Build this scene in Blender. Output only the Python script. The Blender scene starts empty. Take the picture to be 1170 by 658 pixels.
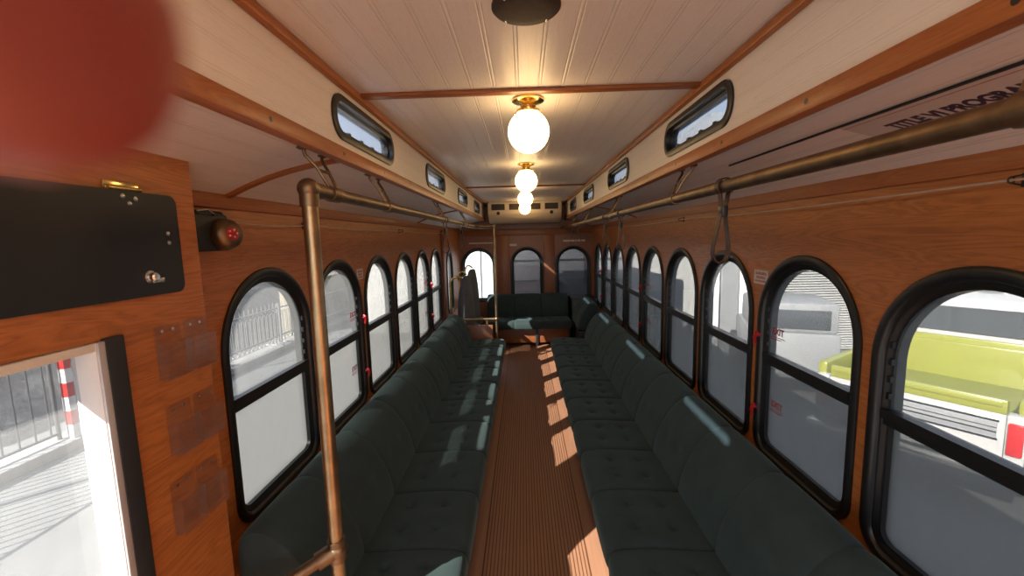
import bpy, bmesh, math, random
from mathutils import Vector, Matrix
R = math.radians
random.seed(7)
SC = bpy.context.scene
COL = SC.collection
BASE = {}

# ------------------------------------------------------------------ helpers
def link(o):
    COL.objects.link(o)
    return o

def tag(o, label=None, cat=None, group=None, kind=None):
    if label: o['label'] = label
    if cat: o['category'] = cat
    if group: o['group'] = group
    if kind: o['kind'] = kind
    return o

def thing(name, label, cat, loc=(0, 0, 0), group=None, kind=None):
    o = link(bpy.data.objects.new(name, None))
    o.location = loc
    o.empty_display_size = 0.05
    BASE[o] = Vector(loc)
    return tag(o, label, cat, group, kind)

def obj(name, bm, mat, parent=None, smooth=35, label=None):
    """link a bmesh (built in world coordinates) as ONE mesh object"""
    bmesh.ops.recalc_face_normals(bm, faces=bm.faces)
    base = BASE.get(parent, Vector((0, 0, 0))) if parent else Vector((0, 0, 0))
    if base.length > 0:
        bmesh.ops.translate(bm, vec=-base, verts=bm.verts)
    me = bpy.data.meshes.new(name)
    bm.to_mesh(me); bm.free()
    if smooth:
        for p in me.polygons: p.use_smooth = True
        me.set_sharp_from_angle(angle=R(smooth))
    mats = mat if isinstance(mat, (list, tuple)) else [mat]
    for m in mats: me.materials.append(m)
    o = link(bpy.data.objects.new(name, me))
    if parent:
        o.parent = parent
        BASE[o] = base
    else:
        BASE[o] = Vector((0, 0, 0))
    if label: o['label'] = label
    return o

def dup(root, loc):
    """copy a thing with its parts and sub-parts"""
    def rec(o, parent):
        c = link(o.copy())
        if parent: c.parent = parent
        for ch in o.children: rec(ch, c)
        return c
    c = rec(root, None)
    c.location = loc
    return c

def NB(): return bmesh.new()

def box(bm, x0, x1, y0, y1, z0, z1, bev=0.0, seg=2):
    r = bmesh.ops.create_cube(bm, size=1.0)
    vs = r['verts']
    bmesh.ops.scale(bm, vec=(abs(x1 - x0), abs(y1 - y0), abs(z1 - z0)), verts=vs)
    bmesh.ops.translate(bm, vec=((x0 + x1) / 2, (y0 + y1) / 2, (z0 + z1) / 2), verts=vs)
    if bev > 0:
        es = list({e for v in vs for e in v.link_edges})
        r2 = bmesh.ops.bevel(bm, geom=es, offset=bev, segments=seg, affect='EDGES', profile=0.5)
        vs = list({v for f in r2['faces'] for v in f.verts} | {v for v in vs if v.is_valid})
    return vs

def tube(bm, pts, r, seg=12, caps=True):
    pts = [Vector(p) for p in pts]
    n = len(pts)
    rr = r if isinstance(r, (list, tuple)) else [r] * n
    t0 = (pts[1] - pts[0]).normalized()
    up = Vector((0, 0, 1)) if abs(t0.z) < 0.9 else Vector((1, 0, 0))
    nrm = t0.cross(up).normalized()
    rings = []
    for i, p in enumerate(pts):
        t = (pts[min(i + 1, n - 1)] - pts[max(i - 1, 0)]).normalized()
        nrm = (nrm - t * nrm.dot(t))
        nrm = nrm.normalized() if nrm.length > 1e-6 else t.orthogonal().normalized()
        b = t.cross(nrm)
        rings.append([bm.verts.new(p + (nrm * math.cos(a) + b * math.sin(a)) * rr[i])
                      for a in [2 * math.pi * k / seg for k in range(seg)]])
    for a, b in zip(rings, rings[1:]):
        for k in range(seg):
            bm.faces.new((a[k], a[(k + 1) % seg], b[(k + 1) % seg], b[k]))
    if caps:
        bm.faces.new(rings[0][::-1]); bm.faces.new(rings[-1])
    return rings

def lathe(bm, prof, origin, axis=(0, 0, 1), seg=24):
    """prof: (radius, distance along axis)"""
    ax = Vector(axis).normalized(); o = Vector(origin)
    u = ax.orthogonal().normalized(); w = ax.cross(u)
    rings = []
    for (r, h) in prof:
        if r < 1e-6:
            rings.append([bm.verts.new(o + ax * h)])
        else:
            rings.append([bm.verts.new(o + ax * h + (u * math.cos(2 * math.pi * k / seg) + w * math.sin(2 * math.pi * k / seg)) * r) for k in range(seg)])
    for a, b in zip(rings, rings[1:]):
        for k in range(seg):
            k2 = (k + 1) % seg
            va = [a[0]] if len(a) == 1 else [a[k], a[k2]]
            vb = [b[0]] if len(b) == 1 else [b[k2], b[k]]
            if len(va) + len(vb) >= 3: bm.faces.new(va + vb)
    for rg, flip in ((rings[0], True), (rings[-1], False)):
        if len(rg) > 2: bm.faces.new(rg[::-1] if flip else rg)

def sphere(bm, c, r, u=24, v=14):
    rr = bmesh.ops.create_uvsphere(bm, u_segments=u, v_segments=v, radius=r)
    bmesh.ops.translate(bm, vec=c, verts=rr['verts'])
    return rr['verts']

def prism(bm, pts, a, b, mapf):
    """closed 2-D outline extruded between depths a and b through mapf(u,v,d)"""
    A = [bm.verts.new(mapf(u, v, a)) for u, v in pts]
    B = [bm.verts.new(mapf(u, v, b)) for u, v in pts]
    n = len(pts)
    bm.faces.new(A[::-1]); bm.faces.new(B)
    for i in range(n):
        j = (i + 1) % n
        bm.faces.new((A[i], A[j], B[j], B[i]))

def arc_pts(c, r, a0, a1, n):
    return [(c[0] + r * math.cos(R(a0 + (a1 - a0) * i / n)), c[1] + r * math.sin(R(a0 + (a1 - a0) * i / n))) for i in range(n + 1)]

def chaikin(pts, it=2, closed=True):
    for _ in range(it):
        q = []
        n = len(pts)
        for i in range(n if closed else n - 1):
            a, b = pts[i], pts[(i + 1) % n]
            q.append((a[0] * .75 + b[0] * .25, a[1] * .75 + b[1] * .25))
            q.append((a[0] * .25 + b[0] * .75, a[1] * .25 + b[1] * .75))
        if not closed: q = [pts[0]] + q + [pts[-1]]
        pts = q
    return pts

def text_mesh(name, body, size, M, mat, parent, bold=0.0, depth=0.0006, align='LEFT', label=None):
    cu = bpy.data.curves.new('lettering', 'FONT')
    cu.body = body; cu.size = size; cu.extrude = depth; cu.offset = bold
    cu.align_x = align; cu.align_y = 'BOTTOM_BASELINE'
    t = bpy.data.objects.new('lettering', cu); COL.objects.link(t)
    bpy.context.view_layer.update()
    dg = bpy.context.evaluated_depsgraph_get()
    me = bpy.data.meshes.new_from_object(t.evaluated_get(dg))
    bpy.data.objects.remove(t); bpy.data.curves.remove(cu)
    bm = NB(); bm.from_mesh(me); bpy.data.meshes.remove(me)
    bmesh.ops.transform(bm, matrix=M, verts=bm.verts)
    return obj(name, bm, mat, parent, smooth=0, label=label)

def basis(o, x, y):
    x = Vector(x).normalized(); y = Vector(y).normalized(); z = x.cross(y).normalized()
    return Matrix(((x.x, y.x, z.x, o[0]), (x.y, y.y, z.y, o[1]), (x.z, y.z, z.z, o[2]), (0, 0, 0, 1)))

# ------------------------------------------------------------------ materials
class NT:
    def __init__(s, name):
        s.m = bpy.data.materials.new(name); s.m.use_nodes = True
        s.t = s.m.node_tree; s.t.nodes.clear()
        s.out = s.n('ShaderNodeOutputMaterial')
    def n(s, ty, **kw):
        nd = s.t.nodes.new(ty)
        for k, v in kw.items():
            if k in nd.inputs.keys(): nd.inputs[k].default_value = v
            else: setattr(nd, k, v)
        return nd
    def l(s, a, b): s.t.links.new(a, b)
    def math(s, op, a, b=None, clamp=False):
        nd = s.t.nodes.new('ShaderNodeMath'); nd.operation = op; nd.use_clamp = clamp
        for i, x in enumerate((a, b)):
            if x is None: continue
            if isinstance(x, (int, float)): nd.inputs[i].default_value = x
            else: s.l(x, nd.inputs[i])
        return nd.outputs[0]
    def bsdf(s, **kw):
        b = s.n('ShaderNodeBsdfPrincipled')
        for k, v in kw.items(): b.inputs[k.replace('_', ' ')].default_value = v
        s.l(b.outputs[0], s.out.inputs['Surface'])
        return b
    def coord(s, scale=(1, 1, 1)):
        tc = s.n('ShaderNodeTexCoord'); mp = s.n('ShaderNodeMapping')
        mp.inputs['Scale'].default_value = scale
        s.l(tc.outputs['Object'], mp.inputs['Vector'])
        return mp.outputs[0], tc.outputs['Object']
    def noise(s, vec, scale=5.0, detail=4.0, rough=0.55, dist=0.0):
        nd = s.n('ShaderNodeTexNoise'); nd.inputs['Scale'].default_value = scale
        nd.inputs['Detail'].default_value = detail; nd.inputs['Roughness'].default_value = rough
        nd.inputs['Distortion'].default_value = dist
        s.l(vec, nd.inputs['Vector'])
        return nd.outputs['Fac']
    def ramp(s, fac, stops):
        nd = s.n('ShaderNodeValToRGB')
        el = nd.color_ramp.elements
        while len(el) < len(stops): el.new(0.5)
        for e, (p, c) in zip(el, stops):
            e.position = p; e.color = (c[0], c[1], c[2], 1)
        s.l(fac, nd.inputs[0])
        return nd.outputs[0]
    def bump(s, h, b, strength=0.5, dist=0.002):
        nd = s.n('ShaderNodeBump'); nd.inputs['Strength'].default_value = strength
        nd.inputs['Distance'].default_value = dist
        s.l(h, nd.inputs['Height']); s.l(nd.outputs[0], b.inputs['Normal'])

def plain(name, col, rough=0.5, metal=0.0, var=0.12, scale=20, bump=0.0, **kw):
    t = NT(name); b = t.bsdf(Roughness=rough, Metallic=metal)
    for k, v in kw.items(): b.inputs[k.replace('_', ' ')].default_value = v
    v, _ = t.coord()
    f = t.noise(v, scale)
    c0 = [c * (1 - var) for c in col]; c1 = [min(1, c * (1 + var)) for c in col]
    t.l(t.ramp(f, [(0.3, c0), (0.7, c1)]), b.inputs['Base Color'])
    if bump: t.bump(t.noise(v, scale * 6, 3), b, bump, 0.001)
    return t.m

def wood(name, dark, light, scale, rough=0.36, coat=0.25):
    t = NT(name); b = t.bsdf(Roughness=rough, Coat_Weight=coat, Coat_Roughness=0.25)
    v, _ = t.coord(scale)
    f1 = t.noise(v, 1.0, 3, 0.5, 1.2)
    rings = t.math('FRACT', t.math('MULTIPLY', f1, 9.0))
    rings = t.math('ABSOLUTE', t.math('SUBTRACT', rings, 0.5))
    v2, _ = t.coord([s * (6 if s > 5 else 3.0) for s in scale])
    fine = t.noise(v2, 2.5, 3, 0.7)
    mixf = t.math('ADD', t.math('MULTIPLY', rings, 0.9), t.math('MULTIPLY', fine, 0.55))
    mid = [(a + c) / 2 for a, c in zip(dark, light)]
    t.l(t.ramp(mixf, [(0.12, dark), (0.4, mid), (0.85, light)]), b.inputs['Base Color'])
    t.bump(fine, b, 0.12, 0.001)
    return t.m

def beadboard(name, axis, col, spacing=0.083, strength=0.55):
    t = NT(name); b = t.bsdf(Roughness=0.42)
    v, raw = t.coord((40, 2.0, 40))
    sp = t.n('ShaderNodeSeparateXYZ'); t.l(raw, sp.inputs[0])
    u = sp.outputs[axis]
    fr = t.math('FRACT', t.math('ADD', t.math('DIVIDE', u, spacing), 50.0))
    def line(p, w):
        d = t.math('ABSOLUTE', t.math('SUBTRACT', fr, p))
        return t.math('SUBTRACT', 1.0, t.math('DIVIDE', d, w), True)
    g = t.math('MAXIMUM', line(0.435, 0.028), line(0.565, 0.028))
    bead = line(0.5, 0.07)
    grain = t.noise(v, 1.0, 4, 0.65, 0.8)
    gl = t.math('FRACT', t.math('MULTIPLY', grain, 7.0))
    h = t.math('SUBTRACT', t.math('MULTIPLY', bead, 0.35), g)
    h = t.math('ADD', h, t.math('MULTIPLY', gl, 0.16))
    dk = [c * 0.88 for c in col]; md = [c * 0.97 for c in col]
    t.l(t.ramp(t.math('SUBTRACT', gl, t.math('MULTIPLY', g, 1.2)), [(-0.0, dk), (0.12, md), (0.9, col)]), b.inputs['Base Color'])
    t.bump(h, b, strength, 0.0022)
    return t.m

def fabric(name, col):
    t = NT(name); b = t.bsdf(Roughness=0.85, Sheen_Weight=0.15, Sheen_Roughness=0.45)
    b.inputs['Specular IOR Level'].default_value = 0.25
    b.inputs['Sheen Tint'].default_value = (0.6, 0.85, 0.85, 1)
    v, _ = t.coord()
    f = t.noise(v, 9, 5, 0.6)
    t.l(t.ramp(f, [(0.3, [c * 0.85 for c in col]), (0.7, [c * 1.15 for c in col])]), b.inputs['Base Color'])
    t.bump(t.noise(v, 700, 2), b, 0.25, 0.0006)
    return t.m

def glass(name, tint, haze, hazecol=(0.8, 0.82, 0.82), dirt=0.5, gloss=1.0):
    t = NT(name)
    tr = t.n('ShaderNodeBsdfTransparent'); tr.inputs[0].default_value = (*tint, 1)
    tl = t.n('ShaderNodeBsdfTranslucent'); tl.inputs[0].default_value = (*hazecol, 1)
    df = t.n('ShaderNodeBsdfDiffuse'); df.inputs[0].default_value = (*hazecol, 1)
    gs = t.n('ShaderNodeBsdfGlossy'); gs.inputs['Roughness'].default_value = 0.03
    hz = t.n('ShaderNodeMixShader'); hz.inputs[0].default_value = 0.35
    t.l(tl.outputs[0], hz.inputs[1]); t.l(df.outputs[0], hz.inputs[2])
    v, _ = t.coord((1, 1, 0.5))
    f = t.noise(v, 7, 6, 0.65, 0.6)
    hf = t.math('MULTIPLY', t.math('ADD', t.math('MULTIPLY', f, dirt * 2), 1 - dirt), haze, True)
    m1 = t.n('ShaderNodeMixShader')
    t.l(hf, m1.inputs[0]); t.l(tr.outputs[0], m1.inputs[1]); t.l(hz.outputs[0], m1.inputs[2])
    lw = t.n('ShaderNodeLayerWeight'); lw.inputs[0].default_value = 0.5
    fr = t.math('ADD', t.math('MULTIPLY', t.math('POWER', lw.outputs['Facing'], 5.0), 0.75), 0.02)
    m2 = t.n('ShaderNodeMixShader')
    t.l(t.math('MULTIPLY', fr, gloss, True), m2.inputs[0]); t.l(m1.outputs[0], m2.inputs[1]); t.l(gs.outputs[0], m2.inputs[2])
    t.l(m2.outputs[0], t.out.inputs['Surface'])
    return t.m

def floor_mat():
    t = NT('ribbed_floor'); b = t.bsdf(Roughness=0.5)
    v, raw = t.coord((30, 2, 30))
    sp = t.n('ShaderNodeSeparateXYZ'); t.l(raw, sp.inputs[0])
    x = sp.outputs[0]
    fr = t.math('FRACT', t.math('ADD', t.math('DIVIDE', x, 0.0185), 100))
    tri = t.math('ABSOLUTE', t.math('SUBTRACT', fr, 0.5))
    inside = t.math('LESS_THAN', t.math('ABSOLUTE', t.math('ADD', x, 0.0)), 0.262)
    gro = t.math('MULTIPLY', t.math('LESS_THAN', tri, 0.13), inside)
    seam = t.math('LESS_THAN', t.math('ABSOLUTE', t.math('SUBTRACT', t.math('ABSOLUTE', x), 0.268)), 0.004)
    gro = t.math('MAXIMUM', gro, seam)
    gr = t.noise(v, 1.0, 4, 0.6, 0.6)
    base = t.ramp(gr, [(0.3, (0.33, 0.162, 0.092)), (0.7, (0.40, 0.205, 0.122))])
    mx = t.n('ShaderNodeMix', data_type='RGBA')
    t.l(gro, mx.inputs[0]); t.l(base, mx.inputs[6]); mx.inputs[7].default_value = (0.12, 0.048, 0.022, 1)
    t.l(mx.outputs[2], b.inputs['Base Color'])
    t.bump(t.math('SUBTRACT', 1.0, gro), b, 0.6, 0.003)
    return t.m

def emit(name, col, s):
    t = NT(name); e = t.n('ShaderNodeEmission'); e.inputs[0].default_value = (*col, 1); e.inputs[1].default_value = s
    t.l(e.outputs[0], t.out.inputs['Surface'])
    return t.m

M = {}
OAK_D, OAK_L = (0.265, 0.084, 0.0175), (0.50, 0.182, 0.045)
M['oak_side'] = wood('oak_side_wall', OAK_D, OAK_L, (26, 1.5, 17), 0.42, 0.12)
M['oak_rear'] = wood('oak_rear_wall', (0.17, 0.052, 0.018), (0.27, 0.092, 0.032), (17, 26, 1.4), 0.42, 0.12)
M['oak_trim'] = wood('oak_trim', (0.24, 0.068, 0.014), (0.38, 0.128, 0.032), (30, 1.8, 30), 0.42, 0.1)
M['oak_cross'] = wood('oak_cross_trim', (0.2, 0.06, 0.014), (0.34, 0.115, 0.03), (1.8, 30, 30), 0.42, 0.1)
M['bead_x'] = beadboard('white_beadboard_flat', 0, (0.78, 0.735, 0.71))
M['bead_z'] = beadboard('white_beadboard_upright', 2, (0.80, 0.755, 0.73), 0.06, 0.22)
M['floor'] = floor_mat()
M['fabric'] = fabric('dark_teal_upholstery', (0.030, 0.049, 0.050))
M['fabric_grey'] = fabric('charcoal_seat_cloth', (0.12, 0.128, 0.136))
M['black_metal'] = plain('black_window_metal', (0.010, 0.011, 0.012), 0.38, 0.0, 0.2, 30)
M['black_panel'] = plain('black_painted_panel', (0.012, 0.014, 0.018), 0.45, 0.0, 0.1, 8)
M['rubber'] = plain('black_rubber_seal', (0.018, 0.020, 0.024), 0.55)
M['brass'] = plain('aged_brass', (0.42, 0.295, 0.165), 0.36, 1.0, 0.22, 14)
M['brass_dark'] = plain('dull_dark_brass', (0.22, 0.150, 0.09), 0.44, 1.0, 0.25, 18)
M['brass_bright'] = plain('polished_brass', (0.80, 0.58, 0.22), 0.18, 1.0, 0.08, 10)
M['steel'] = plain('bright_steel', (0.7, 0.7, 0.68), 0.25, 1.0, 0.05)
M['leather'] = plain('dark_brown_leather', (0.045, 0.020, 0.014), 0.45, 0, 0.25, 30, 0.2)
M['white_paint'] = plain('white_painted_metal', (0.80, 0.80, 0.79), 0.4, 0, 0.03)
M['alu'] = plain('grey_aluminium_strip', (0.55, 0.52, 0.52), 0.4, 0.4, 0.05)
M['speaker'] = plain('dark_brown_speaker_cloth', (0.035, 0.022, 0.015), 0.7, 0, 0.2, 60, 0.3)
M['cream'] = plain('cream_plastic', (0.60, 0.50, 0.38), 0.45, 0, 0.04)
M['grille'] = plain('dark_brown_grille', (0.030, 0.018, 0.012), 0.5, 0, 0.3, 200, 0.4)
M['red'] = plain('red_latch_plastic', (0.42, 0.012, 0.016), 0.35)
M['red_ink'] = plain('dark_red_ink', (0.30, 0.012, 0.022), 0.6)
M['purple_ink'] = plain('dark_purple_ink', (0.035, 0.018, 0.045), 0.6)
M['paper'] = plain('pale_sign_card', (0.62, 0.55, 0.52), 0.6, 0, 0.03)
M['card_grey'] = plain('grey_advert_card', (0.56, 0.51, 0.49), 0.5, 0, 0.04)
M['cord'] = plain('grey_pull_cord', (0.45, 0.38, 0.32), 0.5)
M['globe'] = emit('lit_opal_globe', (1.0, 0.65, 0.29), 5.4)
M['glass_up'] = glass('upper_pane_glass', (0.50, 0.505, 0.505), 0.05)
M['glass_low'] = glass('frosted_lower_pane_glass', (0.42, 0.425, 0.42), 0.5, (0.23, 0.233, 0.23), 0.15)
M['glass_tint'] = glass('smoked_rear_glass', (0.22, 0.22, 0.23), 0.05)
M['glass_sky'] = glass('clerestory_glass', (0.40, 0.425, 0.46), 0.02)
M['glass_clear'] = glass('clear_glass', (0.9, 0.92, 0.93), 0.04)
M['glass_door'] = glass('dusty_door_glass', (0.60, 0.61, 0.61), 0.06)
M['acrylic'] = glass('clear_acrylic', (0.97, 0.96, 0.955), 0.05, (0.75, 0.7, 0.68), 0.3, 2.0)
M['skin'] = None

# ------------------------------------------------------------------ the bus shell
HW = 1.095           # half width between the side walls
YF, YR = -1.55, 6.95  # front and rear walls
CX = 0.65            # clerestory face
ZC = 2.20
COVE = [(0.664, 1.943), (0.75, 1.932), (0.85, 1.911), (0.93, 1.889), (1.01, 1.860), (1.095, 1.823)]

def wall_map(side):
    s = {'L': -1, 'R': 1}.get(side)
    if s: return lambda u, v, d: (s * (HW + d), u, v)
    return lambda u, v, d: (u, YR + d, v)

def arch(uc, hw, z0, z1, rb=0.09, n=14):
    """arched window outline, counter-clockwise"""
    zs = z1 - hw
    p = arc_pts((uc + hw - rb, z0 + rb), rb, -90, 0, 5)
    p += arc_pts((uc, zs), hw, 0, 180, 2 * n)
    p += arc_pts((uc - hw + rb, z0 + rb), rb, 180, 270, 5)
    return p

def rrect(uc, vc, hu, hv, r, n=6):
    p = []
    for sx, sy, a in ((1, -1, -90), (1, 1, 0), (-1, 1, 90), (-1, -1, 180)):
        p += arc_pts((uc + sx * (hu - r), vc + sy * (hv - r)), r, a, a + 90, n)
    return p

def panel_with_holes(name, mapf, u0, u1, v0, v1, holes, thick, mat, uvs=None):
    """flat wall panel; holes = list of (outline, ua, ub) sorted along u, each in its own column"""
    bm = NB()
    def quad(a, b, c, d):
        for dep in (0, thick):
            bm.faces.new([bm.verts.new(mapf(*p, dep)) for p in (a, b, c, d)])
    cur = u0
    for (pts, ua, ub) in holes:
        if ua > cur + 1e-6: quad((cur, v0), (ua, v0), (ua, v1), (cur, v1))
        cu = sum(p[0] for p in pts) / len(pts); cv = sum(p[1] for p in pts) / len(pts)
        def outer(p):
            dx, dy = p[0] - cu, p[1] - cv
            t = 1e9
            if dx > 1e-9: t = min(t, (ub - cu) / dx)
            if dx < -1e-9: t = min(t, (ua - cu) / dx)
            if dy > 1e-9: t = min(t, (v1 - cv) / dy)
            if dy < -1e-9: t = min(t, (v0 - cv) / dy)
            return (cu + dx * t, cv + dy * t)
        n = len(pts)
        outs = [outer(p) for p in pts]
        for i in range(n):
            j = (i + 1) % n
            a, b, oa, ob = pts[i], pts[j], outs[i], outs[j]
            poly = [a, oa]
            for c in ((ua, v0), (ub, v0), (ub, v1), (ua, v1)):
                # a rectangle corner lying between the two rays
                def cr(p, q): return (p[0] - cu) * (q[1] - cv) - (p[1] - cv) * (q[0] - cu)
                if cr(a, c) > 1e-9 and cr(c, b) > 1e-9: poly.append(c)
            poly += [ob, b]
            for dep in (0, thick):
                bm.faces.new([bm.verts.new(mapf(*p, dep)) for p in poly])
            bm.faces.new([bm.verts.new(mapf(a[0], a[1], 0)), bm.verts.new(mapf(b[0], b[1], 0)),
                          bm.verts.new(mapf(b[0], b[1], thick)), bm.verts.new(mapf(a[0], a[1], thick))])
        cur = ub
    if cur < u1 - 1e-6: quad((cur, v0), (u1, v0), (u1, v1), (cur, v1))
    for a, b in (((u0, v0), (u1, v0)), ((u1, v0), (u1, v1)), ((u1, v1), (u0, v1)), ((u0, v1), (u0, v0))):
        bm.faces.new([bm.verts.new(mapf(*a, 0)), bm.verts.new(mapf(*b, 0)), bm.verts.new(mapf(*b, thick)), bm.verts.new(mapf(*a, thick))])
    bmesh.ops.remove_doubles(bm, verts=bm.verts, dist=1e-5)
    return obj(name, bm, mat, smooth=0)

def frame_ring(bm, outline_fn, prof, mapf):
    """prof: list of (inset, depth) swept around the outline"""
    rings = []
    for (ins, dep) in prof:
        rings.append([bm.verts.new(mapf(u, v, dep)) for u, v in outline_fn(ins)])
    n = len(rings[0])
    for a, b in zip(rings, rings[1:] + rings[:1]):
        for i in range(n):
            j = (i + 1) % n
            bm.faces.new((a[i], a[j], b[j], b[i]))

def pane(bm, pts, d0, d1, mapf):
    prism(bm, pts, d0, d1, mapf)

FRAME_PROF = [(-0.010, 0.0), (-0.010, -0.008), (-0.002, -0.013), (0.016, -0.013), (0.024, -0.006), (0.028, 0.003),
              (0.034, 0.004), (0.040, 0.012), (0.050, 0.014), (0.050, 0.052), (0.001, 0.052), (0.001, 0.0)]
WZ0, WZ1 = 0.60, 1.545
LETT = []

def arch_window(n, side, uc, label, hw=0.300, z0=WZ0, z1=WZ1, midrail=1.062, up='glass_up', low='glass_low', latch=False, far=1):
    mapf = wall_map(side)
    p0 = mapf(uc, z0, 0)
    w = thing('window_%d' % n, label, 'window', p0, kind='structure')
    bm = NB()
    rb = 0.09
    frame_ring(bm, lambda i: arch(uc, hw - i, z0 + i, z1 - i, max(0.02, rb - i)), FRAME_PROF, mapf)
    obj('frame', bm, M['black_metal'], w, 50)
    ins = 0.046
    full = arch(uc, hw - ins, z0 + ins, z1 - ins, rb - ins + 0.005)
    if midrail:
        # clip the outline at the meeting rail
        low_pts = [p for p in full if p[1] <= midrail]
        lo = [(uc + hw - ins, midrail)] ; 
        lower = arc_pts((uc + hw - rb, z0 + rb), rb - ins, -90, 0, 5) + [(uc + hw - ins, midrail), (uc - hw + ins, midrail)] + arc_pts((uc - hw + rb, z0 + rb), rb - ins, 180, 270, 5)
        upper = [(uc - hw + ins, midrail), (uc + hw - ins, midrail)] + arc_pts((uc, z1 - hw), hw - ins, 0, 180, 28)
        bm = NB(); prism(bm, upper, 0.020, 0.024, mapf); obj('upper_pane', bm, M[up], w, 0)
        bm = NB(); prism(bm, lower, 0.030, 0.034, mapf); obj('lower_pane', bm, M[low], w, 0)
        bm = NB()
        def bx(u0, u1, v0, v1, d0, d1):
            prism(bm, [(u0, v0), (u1, v0), (u1, v1), (u0, v1)], d0, d1, mapf)
        bx(uc - hw + 0.035, uc + hw - 0.035, midrail - 0.006, midrail + 0.026, -0.002, 0.036)
        bx(uc - hw + 0.035, uc + hw - 0.035, midrail - 0.026, midrail - 0.004, 0.006, 0.042)
        # little jamb clips down the pane's far edge
        for k in range(6):
            zz = 1.12 + 0.055 * k
            bx(uc + far * (hw - 0.046) - 0.006, uc + far * (hw - 0.046) + 0.006, zz, zz + 0.02, 0.004, 0.020)
        obj('sash_rail', bm, M['black_metal'], w, 0)
    else:
        bm = NB(); prism(bm, full, 0.020, 0.024, mapf); obj('pane', bm, M[up], w, 0)
    if latch:
        e = uc + far * (hw - 0.020)
        for zz in (1.155, 0.80):
            bm = NB()
            pts = [mapf(e, zz + 0.028, -0.022), mapf(e - far * 0.006, zz + 0.018, -0.034), mapf(e, zz, -0.036), mapf(e + far * 0.004, zz - 0.03, -0.026)]
            tube(bm, pts, [0.006, 0.008, 0.008, 0.006], 8)
            tube(bm, [mapf(e, zz + 0.012, -0.012), mapf(e, zz + 0.012, -0.034)], 0.010, 10)
            obj('latch', bm, M['red'], w, 40, 'red release latch')
        s = -1 if side == 'L' else 1
        for zz in (1.185, 0.838):
            # EXIT decal on the pane, read from inside
            u = uc + far * (hw - 0.105)
            dirx = Vector((0, s * -1, 0))     # reading direction
            dirx = Vector((0, -1, 0)) if side == 'R' else Vector((0, 1, 0))
            org = Vector(mapf(u - dirx.y * 0.035, zz, 0.0185 if zz > 1.062 else 0.0285))
            Mx = basis(org, dirx, (0, 0, 1))
            text_mesh('exit_lettering', 'EXIT', 0.042, Mx, M['red_ink'], w, 0.0012, 0.0004)
            bm = NB()
            for r_, wd in ((0.012, 0.10), (0.022, 0.075)):
                a = org + Vector((0, 0, -r_)) - dirx * 0.006; b = a + dirx * wd
                box(bm, a.x - 0.0003, a.x + 0.0003, min(a.y, b.y), max(a.y, b.y), a.z - 0.0022, a.z + 0.0010)
            obj('small_print', bm, M['red_ink'], w, 0)
    return w

PITCH = 0.665
left_c = [1.71 + PITCH * k for k in range(6)]
right_c = [0.38 + PITCH * k for k in range(10)]
SPECIAL = 5.98

# ---- side walls
def hole(uc, hw=0.300, z0=WZ0, z1=WZ1, half=PITCH / 2):
    return (arch(uc, hw, z0, z1), uc - half, uc + half)
wl = panel_with_holes('wall_left', wall_map('L'), 1.0, YR, 0.0, 1.86, [hole(c) for c in left_c] + [hole(SPECIAL, 0.225, 0.62, 1.50, 0.28)], 0.05, M['oak_side'])
tag(wl, 'oak veneered side wall with the row of arched windows opposite the green bench, on the door side', 'wall', kind='structure')
wr = panel_with_holes('wall_right', wall_map('R'), YF, YR, 0.0, 1.86, [hole(c) for c in right_c], 0.05, M['oak_side'])
tag(wr, 'orange oak veneered side wall facing the parked pickup truck', 'wall', kind='structure')
REARC = [(-0.781, 0.280), (0.021, 0.265), (0.779, 0.282)]
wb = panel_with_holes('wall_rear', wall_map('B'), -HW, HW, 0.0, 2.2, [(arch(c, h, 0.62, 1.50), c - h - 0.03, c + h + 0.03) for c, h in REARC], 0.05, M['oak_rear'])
tag(wb, 'dark oak end wall with three arched windows behind the rear bench', 'wall', kind='structure')
# front wall behind the viewer, with the windscreen opening
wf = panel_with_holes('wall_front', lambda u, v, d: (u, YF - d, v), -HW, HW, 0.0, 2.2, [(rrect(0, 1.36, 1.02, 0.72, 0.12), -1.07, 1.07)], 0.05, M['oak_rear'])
tag(wf, 'front bulkhead of the vehicle around its windscreen', 'wall', kind='structure')
ws = thing('window_30', 'wide windscreen in the front bulkhead', 'window', (0, YF, 0.83), kind='structure')
bm = NB(); prism(bm, rrect(0, 1.36, 1.025, 0.725, 0.12), 0.02, 0.026, lambda u, v, d: (u, YF - d, v)); obj('pane', bm, M['glass_clear'], ws, 0)
bm = NB(); frame_ring(bm, lambda i: rrect(0, 1.36, 1.02 - i, 0.72 - i, 0.12), [(-0.03, 0), (-0.03, -0.015), (0.01, -0.015), (0.01, 0.04), (0.0, 0.04), (0, 0)], lambda u, v, d: (u, YF - d, v)); obj('frame', bm, M['rubber'], ws, 40)

# ---- floor
bm = NB(); box(bm, -HW - 0.05, HW + 0.05, YF - 0.05, YR + 0.05, -0.08, 0.0)
tag(obj('floor', bm, M['floor'], smooth=0), 'reddish brown aisle floor with fine lengthwise ribs between the two benches', 'floor', kind='structure')

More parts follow.
